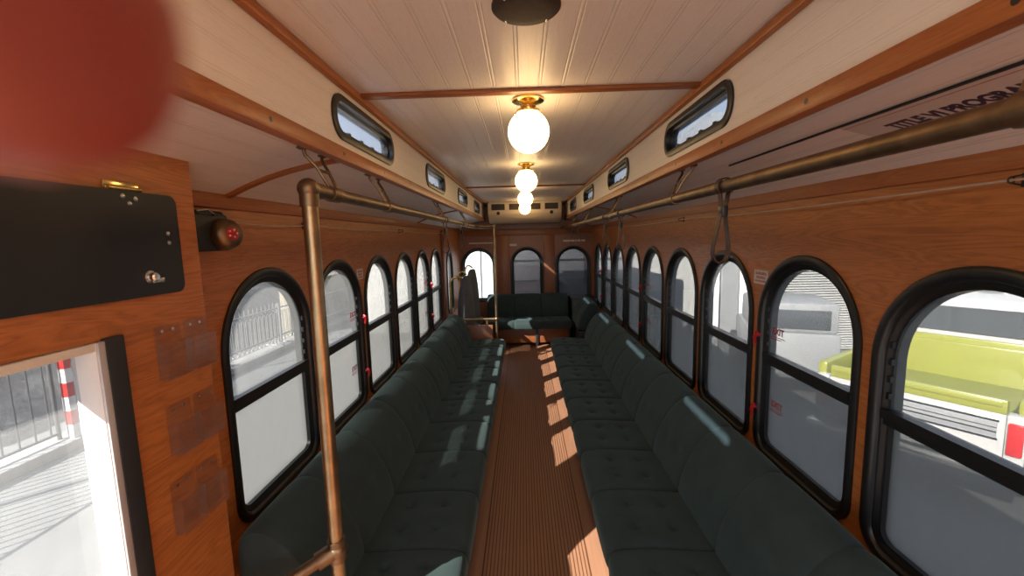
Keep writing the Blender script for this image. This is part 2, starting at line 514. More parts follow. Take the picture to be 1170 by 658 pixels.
# ---- ceiling: flat centre, upright clerestory sides, curved coves
bm = NB(); box(bm, -CX - 0.05, CX + 0.05, YF - 0.05, YR + 0.05, ZC, ZC + 0.05)
tag(obj('ceiling', bm, M['bead_x'], smooth=0), 'white beadboard centre ceiling carrying the globe lamps', 'ceiling', kind='structure')
CLW = [0.405 + 1.337 * k for k in range(5)]
for s, nm in ((-1, 'left'), (1, 'right')):
    mapf = (lambda s: lambda u, v, d: (s * (CX + d), u, v))(s)
    o = panel_with_holes('clerestory_wall_' + nm, mapf, YF, YR, 1.94, ZC + 0.01, [(rrect(c, 2.078, 0.315, 0.066, 0.062), c - 0.5, c + 0.5) for c in CLW], 0.04, M['bead_z'])
    tag(o, 'white upright clerestory band above the %s' % ('door side windows' if s < 0 else 'windows facing the pickup truck'), 'wall', kind='structure')
    bm = NB()
    prof = COVE + [(x + 0.0, z + 0.04) for x, z in reversed(COVE)]
    prof[6] = (HW + 0.05, prof[6][1]); prof[5] = (HW + 0.05, 1.80)
    prism(bm, prof, YF, YR, lambda u, v, d, s=s: (s * u, d, v))
    tag(obj('ceiling_' + nm, bm, M['bead_x'], smooth=25), 'white beadboard cove sloping down to the %s' % ('wall on the door side' if s < 0 else 'wall facing the pickup truck'), 'ceiling', kind='structure')

# ---- wooden trims
tn = [0]
def trim(bm, mat, label, smooth=30):
    tn[0] += 1
    return tag(obj('trim_%d' % tn[0], bm, mat, smooth=smooth), label, 'trim', kind='structure')
for s, sd in ((-1, 'door side'), (1, 'truck side')):
    bm = NB(); box(bm, s * (CX - 0.024), s * CX, YF, YR, ZC - 0.026, ZC, 0.005)
    trim(bm, M['oak_trim'], 'oak quarter strip where the centre ceiling meets the clerestory, ' + sd)
    bm = NB(); box(bm, s * (CX - 0.016), s * (CX + 0.022), YF, YR, 1.928, 1.974, 0.003)
    o = trim(bm, M['oak_trim'], 'broad oak rail along the foot of the clerestory, ' + sd)
    bm = NB()
    for k in range(16):     # dark screw plugs
        y = 0.2 + 0.42 * k
        lathe(bm, [(0.0, 0.0), (0.007, 0.0), (0.007, 0.001), (0.0, 0.0012)], (s * (CX - 0.0155), y, 1.95), (-s, 0, 0), 10)
    obj('screw_plug', bm, M['black_metal'], o, 30)
    bm = NB(); box(bm, s * (HW - 0.014), s * HW, (1.17 if s < 0 else YF), YR, 1.778, 1.832, 0.005)
    trim(bm, M['oak_trim'], 'flat oak moulding along the top of the window wall, ' + sd)
    bm = NB(); box(bm, s * 0.985, s * (HW - 0.001), (1.2 if s < 0 else YF), 6.9, 0.555, 0.585, 0.004)
    trim(bm, M['oak_trim'], 'oak ledge behind the bench back under the windows, ' + sd)
for y, nm in ((1.642, 'ahead of the nearest globe lamp'), (4.53, 'deep in the ceiling beyond the third globe lamp')):
    bm = NB(); box(bm, -CX + 0.02, CX - 0.02, y - 0.02, y + 0.02, ZC - 0.014, ZC, 0.004)
    trim(bm, M['oak_cross'], 'oak cross strip on the ceiling ' + nm)
# curved rib over the cove on the door side
for s, y, nm in ((-1, 1.50, 'door side cove beside the bell'), (-1, 4.2, 'door side cove far along'), (1, 4.2, 'truck side cove far along')):
    bm = NB()
    low = [(x, z) for x, z in COVE]
    pts = low + [(x, z - 0.012) for x, z in reversed(low)]
    prism(bm, pts, y - 0.014, y + 0.014, lambda u, v, d, s=s: (s * u, d, v))
    trim(bm, M['oak_trim'], 'thin curved oak rib across the ' + nm)
# rear wall pilasters and header
for x0, x1, nm in ((-0.47, -0.27, 'beside the bright arched window'), (0.30, 0.475, 'beside the smoked corner window')):
    bm = NB(); box(bm, x0, x1, YR - 0.022, YR, 0.4, 1.70, 0.006)
    trim(bm, M['oak_rear'], 'flat oak pilaster on the end wall ' + nm)
bm = NB(); box(bm, -HW + 0.01, HW - 0.01, YR - 0.03, YR, 1.70, 1.80, 0.006)
trim(bm, M['oak_cross'], 'oak header band across the end wall under the air conditioner')
bm = NB(); box(bm, -HW, -HW + 0.03, 5.42, 5.50, 0.0, 1.78, 0.006); trim(bm, M['oak_rear'], 'dark upright strip on the door side wall before the rear corner')

# ---- windows
wn = 0
ordl = ['nearest', 'second', 'third', 'fourth', 'fifth', 'sixth', 'seventh', 'eighth', 'ninth', 'tenth']
for i, c in enumerate(left_c):
    wn += 1
    arch_window(wn, 'L', c, 'black framed arched window on the door side, %s from the brass bell' % ordl[i], latch=(i in (1, 4)), far=1)
wn += 1
arch_window(wn, 'L', SPECIAL, 'narrow arched one pane window in the rear corner on the door side', 0.225, 0.62, 1.50, None)
for i, c in enumerate(right_c):
    wn += 1
    if i == 0: lb = 'black framed arched window beside the viewer on the truck side'
    elif i == 1: lb = 'black framed arched window showing the pickup tailgate'
    elif i == 2: lb = 'black framed arched window with red EXIT decals, showing the grey jeep'
    else: lb = 'black framed arched window on the truck side, %s beyond the one showing the jeep' % {3: 'first', 4: 'second', 5: 'third', 6: 'fourth', 7: 'fifth', 8: 'sixth', 9: 'seventh'}[i]
    arch_window(wn, 'R', c, lb, latch=(i in (2, 5, 8)), far=1)
for (c, h), nm, g in zip(REARC, ('bright arched end wall window behind the two charcoal seats', 'smoked arched window in the middle of the end wall', 'smoked arched end wall window in the truck side corner'), ('glass_clear', 'glass_tint', 'glass_tint')):
    wn += 1
    arch_window(wn, 'B', c, nm, h, 0.62, 1.50, None, g)
CL_PROF = [(-0.010, 0.0), (-0.010, -0.008), (0.006, -0.013), (0.016, -0.010), (0.019, 0.010), (0.028, 0.012), (0.030, 0.040), (0.001, 0.040), (0.001, 0.0)]
for s, sd in ((-1, 'door side'), (1, 'truck side')):
    mapf = (lambda s: lambda u, v, d: (s * (CX + d), u, v))(s)
    for i, c in enumerate(CLW):
        wn += 1
        w = thing('window_%d' % wn, 'small black rounded clerestory window, %s along the %s' % (['the one beside the viewer', 'nearest', 'second', 'third', 'farthest'][i], sd), 'window', mapf(c, 2.02, 0), kind='structure')
        bm = NB(); frame_ring(bm, lambda k: rrect(c, 2.078, 0.315 - k, 0.066 - k, max(0.02, 0.062 - k)), CL_PROF, mapf)
        # locking tabs on the lower lip
        for q in range(4):
            y = c - 0.18 + 0.12 * q
            prism(bm, [(y, 2.036), (y + 0.02, 2.036), (y + 0.02, 2.044), (y, 2.044)], 0.004, 0.016, mapf)
        obj('frame', bm, M['black_metal'], w, 50)
        bm = NB(); prism(bm, rrect(c, 2.078, 0.290, 0.041, 0.038), 0.026, 0.030, mapf); obj('pane', bm, M['glass_sky'], w, 0)

# ---- boxed-in panel round the entrance door (plane X = -0.95)
PX = -0.95
def pmap(u, v, d): return (PX - d, u, v)
DY0, DY1, DZ = -1.40, 0.862, 1.452
bm = NB()
box(bm, -1.0, PX, DY1, 1.172, 0.0, 1.90, 0.004)
box(bm, -HW - 0.05, -0.999, 1.14, 1.172, 0.0, 1.90)
box(bm, -HW - 0.05, -0.999, DY1 + 0.0021, 1.141, DZ + 0.05, 1.90)
box(bm, -HW - 0.05, PX, DY0, DY1 + 0.002, DZ, 1.90)
box(bm, -HW - 0.05, PX, YF, DY0, 0.0, 1.90)
tag(obj('entrance_wall', bm, M['oak_side'], smooth=0), 'boxed oak panel round the entrance door, carrying the black hatch', 'wall', kind='structure')
dr = thing('door_1', 'white framed glass entrance door beside the black rubber seal', 'door', (-0.97, 0.0, 0), kind='structure')
for (y0, y1, z0, z1) in ((DY1 - 0.016, DY1 - 0.0005, 0.0, DZ - 0.002), (DY0, DY0 + 0.06, 0.0, DZ - 0.002), (DY0 + 0.06, DY1 - 0.016, DZ - 0.020, DZ - 0.002), (DY0 + 0.06, DY1 - 0.016, 0.0, 0.12)):
    bm = NB(); box(bm, -1.000, -0.943, y0, y1, z0, z1, 0.002)
    obj('frame', bm, M['white_paint'], dr, 30, 'white door frame')
bm = NB(); box(bm, -0.996, -0.991, DY0 + 0.055, DY1 - 0.014, 0.11, DZ - 0.018); obj('pane', bm, M['glass_door'], dr, 0)
bm = NB(); box(bm, -0.949, -0.938, DY1 - 0.014, DY1 + 0.002, 0.0, DZ - 0.001, 0.002); obj('edge_strip', bm, M['alu'], dr, 30, 'grey metal edge strip')
bm = NB(); box(bm, -0.949, -0.936, DY1 + 0.001, DY1 + 0.045, 0.0, DZ + 0.004, 0.003); obj('rubber_seal', bm, M['rubber'], dr, 30, 'black rubber door seal')

# ---- black hatch on the boxed panel
h = thing('access_hatch', 'black hinged hatch panel on the oak above the entrance door', 'panel', (PX, 0.6, 1.53), kind='thing')
bm = NB(); prism(bm, rrect(0.55, 1.656, 0.545, 0.124, 0.022), -0.012, 0.0, pmap); hb = obj('hatch_board', bm, M['black_panel'], h, 30)
bm = NB()
for (y, z) in ((0.955, 1.760),): pass
for (y, z) in ((0.947, 1.767), (0.978, 1.763), (0.962, 1.751), (1.058, 1.683), (1.058, 1.660)):
    bm = NB(); lathe(bm, [(0.006, 0.0), (0.006, 0.002), (0.003, 0.0035), (0, 0.0038)], (PX + 0.012, y, z), (1, 0, 0), 12)
    obj('screw', bm, M['steel'], hb, 40, 'bright screw head')
bm = NB()
box(bm, PX + 0.001, PX + 0.006, 0.912, 0.998, 1.783, 1.800, 0.001)
tube(bm, [(PX + 0.012, 0.915, 1.784), (PX + 0.012, 0.995, 1.784)], 0.005, 10)
obj('hinge', bm, M['brass_bright'], h, 40, 'brass hinge')
bm = NB()
lathe(bm, [(0.016, 0.0), (0.016, 0.003), (0.011, 0.004), (0.011, 0.016), (0.008, 0.019), (0, 0.019)], (PX + 0.012, 0.992, 1.578), (1, 0, 0), 18)
box(bm, PX + 0.022, PX + 0.027, 0.985, 1.018, 1.563, 1.575, 0.002)
obj('lock', bm, M['steel'], hb, 40, 'steel turn lock')

# ---- clear leaflet holders on the panel
hn = 0
for r_, (zt, zb, ys) in enumerate(((1.452, 1.318, (0.995, 1.085)), (1.245, 1.115, (1.0, 1.088)), (1.045, 0.905, (0.985, 1.07)))):
    for c_, y in enumerate(ys):
        hn += 1
        t = thing('leaflet_holder', 'empty clear acrylic leaflet pocket, %s one in the %s row beside the door' % (('nearer', 'farther')[c_], ('top', 'middle', 'bottom')[r_]), 'leaflet holder', (PX, y, zb), 'clear acrylic leaflet pockets')
        bm = NB(); w_ = 0.078
        box(bm, PX + 0.001, PX + 0.003, y, y + w_, zb, zt)
        bp = obj('back_plate', bm, M['acrylic'], t, 0)
        bm = NB()
        box(bm, PX + 0.028, PX + 0.030, y, y + w_, zb, zt - 0.045)
        box(bm, PX + 0.003, PX + 0.028, y, y + 0.002, zb, zt - 0.045)
        box(bm, PX + 0.003, PX + 0.028, y + w_ - 0.002, y + w_, zb, zt - 0.045)
        box(bm, PX + 0.003, PX + 0.028, y + 0.002, y + w_ - 0.002, zb, zb + 0.002)
        obj('pocket', bm, M['acrylic'], t, 0)
        for yy in (y + 0.02, y + w_ - 0.025):
            bm = NB(); lathe(bm, [(0.004, 0.0), (0.004, 0.0015), (0, 0.002)], (PX + 0.003, yy, zt - 0.014), (1, 0, 0), 10)
            obj('screw', bm, M['steel'], bp, 40)

# ------------------------------------------------------------------ globe lamps
def globe(y):
    t = thing('globe_lamp', '', 'lamp', (0.0, y, ZC), 'globe lamps down the ceiling')
    bm = NB()
    lathe(bm, [(0.058, 0.0), (0.064, 0.004), (0.064, 0.009), (0.052, 0.014), (0.036, 0.018), (0.030, 0.026), (0.034, 0.036), (0.046, 0.042), (0.046, 0.052), (0.0, 0.052)], (0, y, ZC), (0, 0, -1), 32)
    cap = obj('brass_cap', bm, M['brass_bright'], t, 40)
    for k in range(3):
        bm = NB()
        a = R(30 + 120 * k)
        d = Vector((math.cos(a), math.sin(a), 0))
        c = Vector((0, y, ZC - 0.046))
        tube(bm, [c + d * 0.044, c + d * 0.062], 0.0025, 8); sphere(bm, c + d * 0.064, 0.005, 10, 6)
        obj('thumb_screw', bm, M['brass_bright'], cap, 40)
    bm = NB(); sphere(bm, (0, y, ZC - 0.126), 0.083, 40, 24)
    obj('glass_globe', bm, M['globe'], t, 60, 'glowing opal glass globe')
    return t
g0 = globe(1.755)
for i in range(4):
    g = g0 if i == 0 else dup(g0, (0, 1.755 + 1.462 * i, ZC))
    g['label'] = 'lit white glass globe lamp with brass cap, %s' % ['nearest and largest', 'second along the ceiling', 'third along the ceiling', 'farthest, in front of the air conditioner'][i]

for y, lb in ((0.293, 'added unseen white globe lamp brightening the ceiling overhead of the entrance door'), (-1.10, 'added unseen white globe lamp brightening the ceiling by the windscreen')):  # two extra lamps added out of view to brighten the front ceiling
    g = dup(g0, (0, y, ZC)); g['label'] = lb

# ---- ceiling speaker
t = thing('ceiling_speaker', 'round dark brown speaker cover on the centre ceiling', 'speaker', (-0.012, 1.075, ZC))
bm = NB(); lathe(bm, [(0.083, 0.0), (0.083, 0.004), (0.079, 0.008), (0.05, 0.011), (0, 0.012)], (-0.012, 1.075, ZC), (0, 0, -1), 48); obj('cover', bm, M['speaker'], t, 40)
for k in range(4):
    bm = NB()
    a = R(45 + 90 * k)
    lathe(bm, [(0.0035, 0.0), (0.003, 0.002), (0, 0.0025)], (-0.012 + 0.072 * math.cos(a), 1.075 + 0.072 * math.sin(a), ZC - 0.009), (0, 0, -1), 10)
    obj('screw', bm, M['steel'], t, 40)

# ---- air conditioner
t = thing('air_conditioner', 'cream air conditioner box hung where the ceiling meets the end wall', 'air conditioner', (0, 6.5, 1.88))
bm = NB()
prof = [(6.40, 2.198), (6.40, 2.05), (6.425, 1.99), (6.56, 1.885), (6.90, 1.885), (6.90, 2.198)]
prism(bm, prof, -0.555, 0.555, lambda u, v, d: (d, u, v))
bmesh.ops.bevel(bm, geom=[e for e in bm.edges], offset=0.012, segments=2, affect='EDGES')
obj('housing', bm, M['cream'], t, 40)
for x0, x1 in ((-0.50, -0.30), (-0.235, -0.02), (0.02, 0.235), (0.30, 0.50)):
    bm = NB(); box(bm, x0, x1, 6.392, 6.402, 2.075, 2.165, 0.003)
    for k in range(7): box(bm, x0 + 0.006, x1 - 0.006, 6.386, 6.392, 2.083 + 0.012 * k, 2.087 + 0.012 * k)
    obj('grille', bm, M['grille'], t, 0)
for x in (-0.40, 0.40):
    bm = NB(); lathe(bm, [(0.026, 0.0), (0.026, 0.006), (0.018, 0.010), (0.018, 0.004), (0, 0.004)], (x, 6.409, 2.03), (0, -1, -0.2), 20)
    obj('knob', bm, M['grille'], t, 40)

# ------------------------------------------------------------------ grab rails, brackets, straps, poles
RX, RZ, RR = 0.635, 1.803, 0.0205
def bend(p0, p1, p2, n=8):
    p0, p1, p2 = Vector(p0), Vector(p1), Vector(p2)
    return [(p0 * (1 - t) ** 2 + p1 * 2 * t * (1 - t) + p2 * t * t) for t in [i / n for i in range(n + 1)]]
def bracket(side, y, parent):
    s = side; bm = NB()
    top = lambda yy, x: Vector((s * x, yy, 1.943 - 0.10 * (x - 0.65)))
    a = Vector((s * RX, y, RZ + 0.02))
    for dy in (-0.060, 0.060):
        f = top(y + dy, 0.690)
        tube(bm, [f + Vector((0, 0, -0.004)), f + Vector((0, -dy * 0.1, -0.02)), f.lerp(a, 0.5) + Vector((0, dy * 0.12, 0)), a + Vector((0, dy * 0.5, 0.004)), a + Vector((0, dy * 0.42, -0.02))], [0.0065, 0.0055, 0.005, 0.0055, 0.0065], 8)
        lathe(bm, [(0.017, 0.0), (0.017, 0.006), (0.010, 0.010), (0, 0.010)], f + Vector((0, dy * 0.1, 0.002)), (0, 0, -1), 12)
    m = top(y, 0.69).lerp(a, 0.55)
    tube(bm, [m + Vector((0, -0.040, 0)), m + Vector((0, 0.040, 0))], 0.005, 8)
    tube(bm, [(s * RX, y - 0.032, RZ), (s * RX, y + 0.032, RZ)], RR + 0.004, 14)
    return obj('bracket', bm, M['brass_dark'], parent, 40)
# door side: rail, elbow and front pole are one assembly
t = thing('grab_rail', 'brass grab rail and upright pole in front of the bench on the door side', 'grab rail', (-RX, 1.198, 0.0))
bm = NB()
tube(bm, [(-RX, 1.215, RZ), (-RX, 5.05, RZ)] + bend((-RX, 5.05, RZ), (-RX, 5.22, RZ), (-0.39, 5.22, RZ)), RR, 16)
obj('rail', bm, M['brass_dark'], t, 40)
bm = NB(); PR = 0.0215
tube(bm, [(-RX, 1.198, 0.0), (-RX, 1.198, RZ)], PR, 20)
obj('pole', bm, M['brass'], t, 40, 'thick aged brass upright pole')
bm = NB()
sphere(bm, (-RX, 1.198, RZ), 0.030, 24, 16)
tube(bm, [(-RX, 1.198, RZ), (-RX, 1.275, RZ)], 0.0225, 16)
tube(bm, [(-RX, 1.198, RZ), (-RX, 1.198, RZ - 0.05)], 0.0260, 16)
obj('elbow', bm, M['brass_dark'], t, 40)
bm = NB()
jz = 0.695; tgt = Vector((-0.934, 0.965, 0.60)); j = Vector((-RX, 1.198, jz))
sphere(bm, j, 0.031, 24, 14)
tube(bm, [j + Vector((0, 0, 0.036)), j + Vector((0, 0, -0.036))], 0.027, 18)
tube(bm, [j, j.lerp(tgt, 0.16)], 0.027, 16)
obj('tee', bm, M['brass_dark'], t, 40)
bm = NB(); tube(bm, [j, tgt], 0.019, 16); lathe(bm, [(0.034, 0), (0.034, 0.004), (0.022, 0.012), (0.02, 0.02)], tgt - (tgt - j).normalized() * -0.0, (tgt - j).normalized() * -1, 18)
obj('side_bar', bm, M['brass_dark'], t, 40)
bm = NB(); tube(bm, [(-0.39, 5.22, RZ + 0.0), (-0.39, 5.22, 0.0)], 0.0175, 16); sphere(bm, (-0.39, 5.22, RZ), 0.026, 18, 12)
obj('rear_pole', bm, M['brass'], t, 40)
bm = NB(); tube(bm, [(-0.39, 5.22, 0.645), (-0.86, 5.22, 0.645)], 0.0175, 16); sphere(bm, (-0.39, 5.22, 0.645), 0.027, 18, 12)
tube(bm, [(-0.51, 5.22, 0.645), (-0.51, 5.22, 0.565)], 0.014, 12); sphere(bm, (-0.86, 5.22, 0.645), 0.026, 14, 10)
obj('cross_rail', bm, M['brass'], t, 40)
for y in (1.355, 1.90, 3.23, 4.56): bracket(-1, y, t)
# modesty panel under the cross rail
bm = NB(); box(bm, -0.90, -0.44, 5.205, 5.235, 0.06, 0.57, 0.006); obj('modesty_panel', bm, M['oak_rear'], t, 30, 'orange oak panel under the rail')

t = thing('grab_rail', 'brass grab rail along the truck side, under the advert card', 'grab rail', (RX, -1.2, RZ))
bm = NB(); tube(bm, [(RX, -1.3, RZ), (RX, 6.0, RZ)] + bend((RX, 6.0, RZ), (RX, 6.3, RZ), (0.60, 6.93, RZ)), RR, 16)
obj('rail', bm, M['brass_dark'], t, 40)
for y in (0.57, 1.90, 3.23, 4.56, 5.80): bracket(1, y, t)

def strap(side, y, label, L=0.255, tilt=0.0):
    s = side; x = s * RX
    t = thing('hanging_strap', label, 'hand strap', (x, y, RZ), 'leather hand straps')
    bm = NB()
    W = 0.012
    def ribbon(path):
        n = len(path)
        vs = []
        for i, (yy, zz) in enumerate(path):
            a = path[max(0, i - 1)]; b = path[min(n - 1, i + 1)]
            d = Vector((b[0] - a[0], 0, b[1] - a[1])).normalized()
            nn = Vector((-d.z, 0, d.x)) * 0.0022
            p = Vector((x + yy, y, RZ + zz))
            vs.append([bm.verts.new(p + nn + Vector((0, W, 0))), bm.verts.new(p + nn - Vector((0, W, 0))), bm.verts.new(p - nn - Vector((0, W, 0))), bm.verts.new(p - nn + Vector((0, W, 0)))])
        for a, b in zip(vs, vs[1:]):
            for k in range(4): bm.faces.new((a[k], a[(k + 1) % 4], b[(k + 1) % 4], b[k]))
        bm.faces.new(vs[0]); bm.faces.new(vs[-1][::-1])
    r0 = RR + 0.006
    top = [(r0 * math.cos(R(a)), r0 * math.sin(R(a))) for a in range(-60, 241, 20)]
    path = [(0.006, -0.075)] + top + [(-0.006, -0.075)]
    ribbon(path)
    ul = obj('upper_loop', bm, M['leather'], t, 40)
    bm = NB()
    ribbon([(0.004, -0.06), (0.012, -0.12), (0.024, -0.19), (0.026, -0.225), (0.018, -0.245), (0.0, -L), (-0.018, -0.245), (-0.026, -0.225), (-0.024, -0.19), (-0.012, -0.12), (-0.004, -0.06)])
    obj('grip_loop', bm, M['leather'], t, 40)
    bm = NB(); box(bm, x - 0.010, x + 0.010, y - 0.018, y + 0.018, RZ - 0.10, RZ - 0.062, 0.004); obj('buckle', bm, M['black_metal'], ul, 30)
    if tilt: t.rotation_euler.x = tilt
    return t
strap(1, 1.43, 'dark leather hand strap, nearest on the truck side rail', tilt=R(4))
strap(1, 2.915, 'dark leather hand strap, second along the truck side rail')
strap(1, 3.45, 'dark leather hand strap, third along the truck side rail')
strap(1, 5.1, 'dark leather hand strap, fourth along the truck side rail near the end wall')
strap(1, 5.75, 'dark leather hand strap, farthest on the truck side rail near the end wall')
strap(-1, 3.28, 'dark leather hand strap, nearer one on the door side rail')
strap(-1, 4.15, 'dark leather hand strap, farther one on the door side rail')

# ---- pull cords
def cord(s, y0, y1, label, clips, z=1.752):
    t = thing('pull_cord', label, 'pull cord', (s * 1.062, y0, z))
    bm = NB()
    pts = []
    ys = [y0] + [c for c in clips if y0 < c < y1] + [y1]
    for a, b in zip(ys, ys[1:]):
        for k in range(8):
            f = k / 8; pts.append((s * 1.062, a + (b - a) * f, z - 0.010 * math.sin(math.pi * f)))
    pts.append((s * 1.062, y1, z))
    tube(bm, pts, 0.0028, 8); obj('cord', bm, M['cord'], t, 60)
    for c in clips:
        bm = NB()
        box(bm, s * 1.088, s * 1.0945, c - 0.005, c + 0.005, z - 0.016, z + 0.016, 0.002)
        ring = [(s * (1.062 + 0.007 * math.cos(R(a))), c, z + 0.007 * math.sin(R(a))) for a in range(0, 361, 30)]
        tube(bm, ring, 0.002, 6)
        tube(bm, [(s * 1.062, c, z - 0.007), (s * 1.09, c, z - 0.012)], 0.002, 6)
        tube(bm, [(s * 1.062, c, z + 0.007), (s * 1.09, c, z + 0.012)], 0.002, 6)
        obj('clip', bm, M['black_metal'], t, 40)
    return t
cord(1, -1.0, 6.8, 'thin pull cord strung along the oak wall on the truck side', [-0.9, 0.99, 3.0, 5.0, 6.7])
cord(-1, 1.415, 5.4, 'thin pull cord running from the brass bell along the door side wall', [2.02, 3.6, 5.35], 1.735)

# ---- brass bell
t = thing('bell', 'brass signal bell with red centre on a black box by the panel edge', 'bell', (-HW, 1.36, 1.62))
bm = NB(); box(bm, -HW + 0.0005, -1.035, 1.255, 1.425, 1.632, 1.752, 0.008); obj('box', bm, M['black_panel'], t, 30, 'black mounting box')
bm = NB(); c = (-1.040, 1.392, 1.686)
lathe(bm, [(0.050, 0.0), (0.052, 0.006), (0.052, 0.022), (0.047, 0.040), (0.036, 0.052), (0.020, 0.058), (0, 0.060)], c, (1, -0.42, 0.05), 32); gong = obj('gong', bm, M['brass_dark'], t, 40)
bm = NB(); ax = Vector((1, -0.42, 0.05)).normalized(); cc = Vector(c) + ax * 0.0585
lathe(bm, [(0.021, -0.006), (0.021, 0.001), (0.013, 0.004), (0, 0.0045)], cc, ax, 24); obj('badge', bm, M['red'], gong, 40, 'red round badge')
bm = NB()
for k in range(5):
    a = R(72 * k); p = cc + ax * 0.003 + Vector((0.42 * math.cos(a), math.cos(a), 0)) * 0.012 + Vector((0, 0, math.sin(a))) * 0.012
    sphere(bm, p, 0.0035, 8, 6)
obj('badge_dot', bm, M['paper'], gong, 40)
bm = NB(); tube(bm, [(-1.062, 1.30, 1.752), (-1.062, 1.42, 1.752)], 0.013, 12); sphere(bm, (-1.062, 1.42, 1.752), 0.013, 12, 8); obj('cord_guide', bm, M['black_metal'], t, 40)
bm = NB(); tube(bm, [(-1.045, 1.30, 1.758), (-1.030, 1.325, 1.763), (-1.030, 1.35, 1.752), (-1.045, 1.365, 1.742)], 0.004, 8); obj('hook', bm, M['steel'], t, 40)

# ---- advert card in its track on the truck side cove
t = thing('advert_card', 'long grey card reading TITLE VI PROGRAM in its track on the cove', 'sign', (0.85, 0.6, 1.91))
P = Vector((0.798, 0, 1.9205)); Q = Vector((0.925, 0, 1.8880)); dn = (Q - P).normalized(); out = Vector((dn.z, 0, -dn.x))
if out.z > 0: out = -out
def strip(bm, a, b, y0, y1, lift, th):
    A = P + dn * a + out * lift; B = P + dn * b + out * lift
    prism(bm, [(A.x, A.z), (B.x, B.z), (B.x + out.x * th, B.z + out.z * th), (A.x + out.x * th, A.z + out.z * th)], y0, y1, lambda u, v, d: (u, d, v))
bm = NB(); strip(bm, 0.004, 0.126, -0.2, 1.17, 0.002, 0.0012); obj('card', bm, M['card_grey'], t, 0)
bm = NB(); strip(bm, 0.0, 0.005, -0.3, 1.75, 0.0, 0.005); strip(bm, 0.126, 0.131, -0.3, 1.75, 0.0, 0.005); obj('track', bm, M['rubber'], t, 0)
bm = NB(); strip(bm, 0.020, 0.0215, -0.2, 1.17, 0.0034, 0.0003); obj('rule_line', bm, M['red_ink'], t, 0)
org = P + dn * 0.098 + out * 0.0036 + Vector((0, 1.092, 0))
text_mesh('lettering', 'TITLE VI PROGRAM', 0.0505, basis(org, (0, -1, 0), -dn) @ Matrix.Diagonal((0.70, 1, 1, 1)), M['purple_ink'], t, 0.0026, 0.0002)

# ---- small notices
def notice(s, y0, y1, z0, z1, label, lines):
    x = s * (HW - 0.001)
    t = thing('notice', label, 'sign', (x, (y0 + y1) / 2, z0))
    bm = NB(); box(bm, s * (HW - 0.0015), s * (HW - 0.0002), y0, y1, z0, z1); obj('card', bm, M['paper'], t, 0)
    for (yc, zz, wd, hh) in lines:
        bm = NB(); n = max(3, int(wd / 0.011)); ww = wd / n
        for k in range(n):
            a = yc - wd / 2 + k * ww
            box(bm, x - 0.0009, x + 0.0009, a + ww * 0.1, a + ww * 0.35, zz, zz + hh)
            box(bm, x - 0.0009, x + 0.0009, a + ww * 0.55, a + ww * 0.8, zz, zz + hh * (0.5 + 0.5 * ((k * 7) % 3 > 0)))
            box(bm, x - 0.0009, x + 0.0009, a + ww * 0.1, a + ww * 0.8, zz + hh * 0.8 * ((k * 5) % 2), zz + hh * 0.8 * ((k * 5) % 2) + hh * 0.2)
        obj('print_line', bm, M['red_ink'], t, 0)
notice(1, 1.962, 2.078, 1.405, 1.472, 'small white notice with three red lines on the oak by the EXIT window', [(2.02, 1.450, 0.09, 0.012), (2.02, 1.431, 0.075, 0.012), (2.02, 1.415, 0.10, 0.009)])
notice(-1, 2.64, 2.74, 1.411, 1.478, 'small pale notice on the door side wall behind the brass pole', [(2.69, 1.455, 0.075, 0.012), (2.69, 1.436, 0.06, 0.012), (2.69, 1.420, 0.08, 0.009)])
for x0, x1, z0, z1, lb in ((-0.93, -0.50, 1.575, 1.592, 'thin pale strip sign over the bright end wall window'), (0.62, 0.98, 1.575, 1.605, 'thin pale strip sign over the smoked corner window'), (-0.26, -0.14, 1.525, 1.56, 'tiny pale label beside the middle end wall window')):
    bm = NB(); box(bm, x0, x1, YR - 0.0035, YR - 0.0002, z0, z1, 0.001); tag(obj('strip_sign', bm, M['paper'], smooth=0), lb, 'sign')

# ------------------------------------------------------------------ benches
SEAT = [(0.315, 0.285), (0.280, 0.300), (0.272, 0.345), (0.276, 0.395), (0.305, 0.420), (0.40, 0.428), (0.52, 0.424), (0.64, 0.416), (0.72, 0.412), (0.75, 0.38), (0.75, 0.285)]
BACK = [(0.690, 0.400), (0.700, 0.46), (0.715, 0.52), (0.745, 0.59), (0.785, 0.655), (0.83, 0.705), (0.88, 0.736), (0.92, 0.742), (0.96, 0.728), (0.985, 0.69), (0.985, 0.36), (0.72, 0.36)]

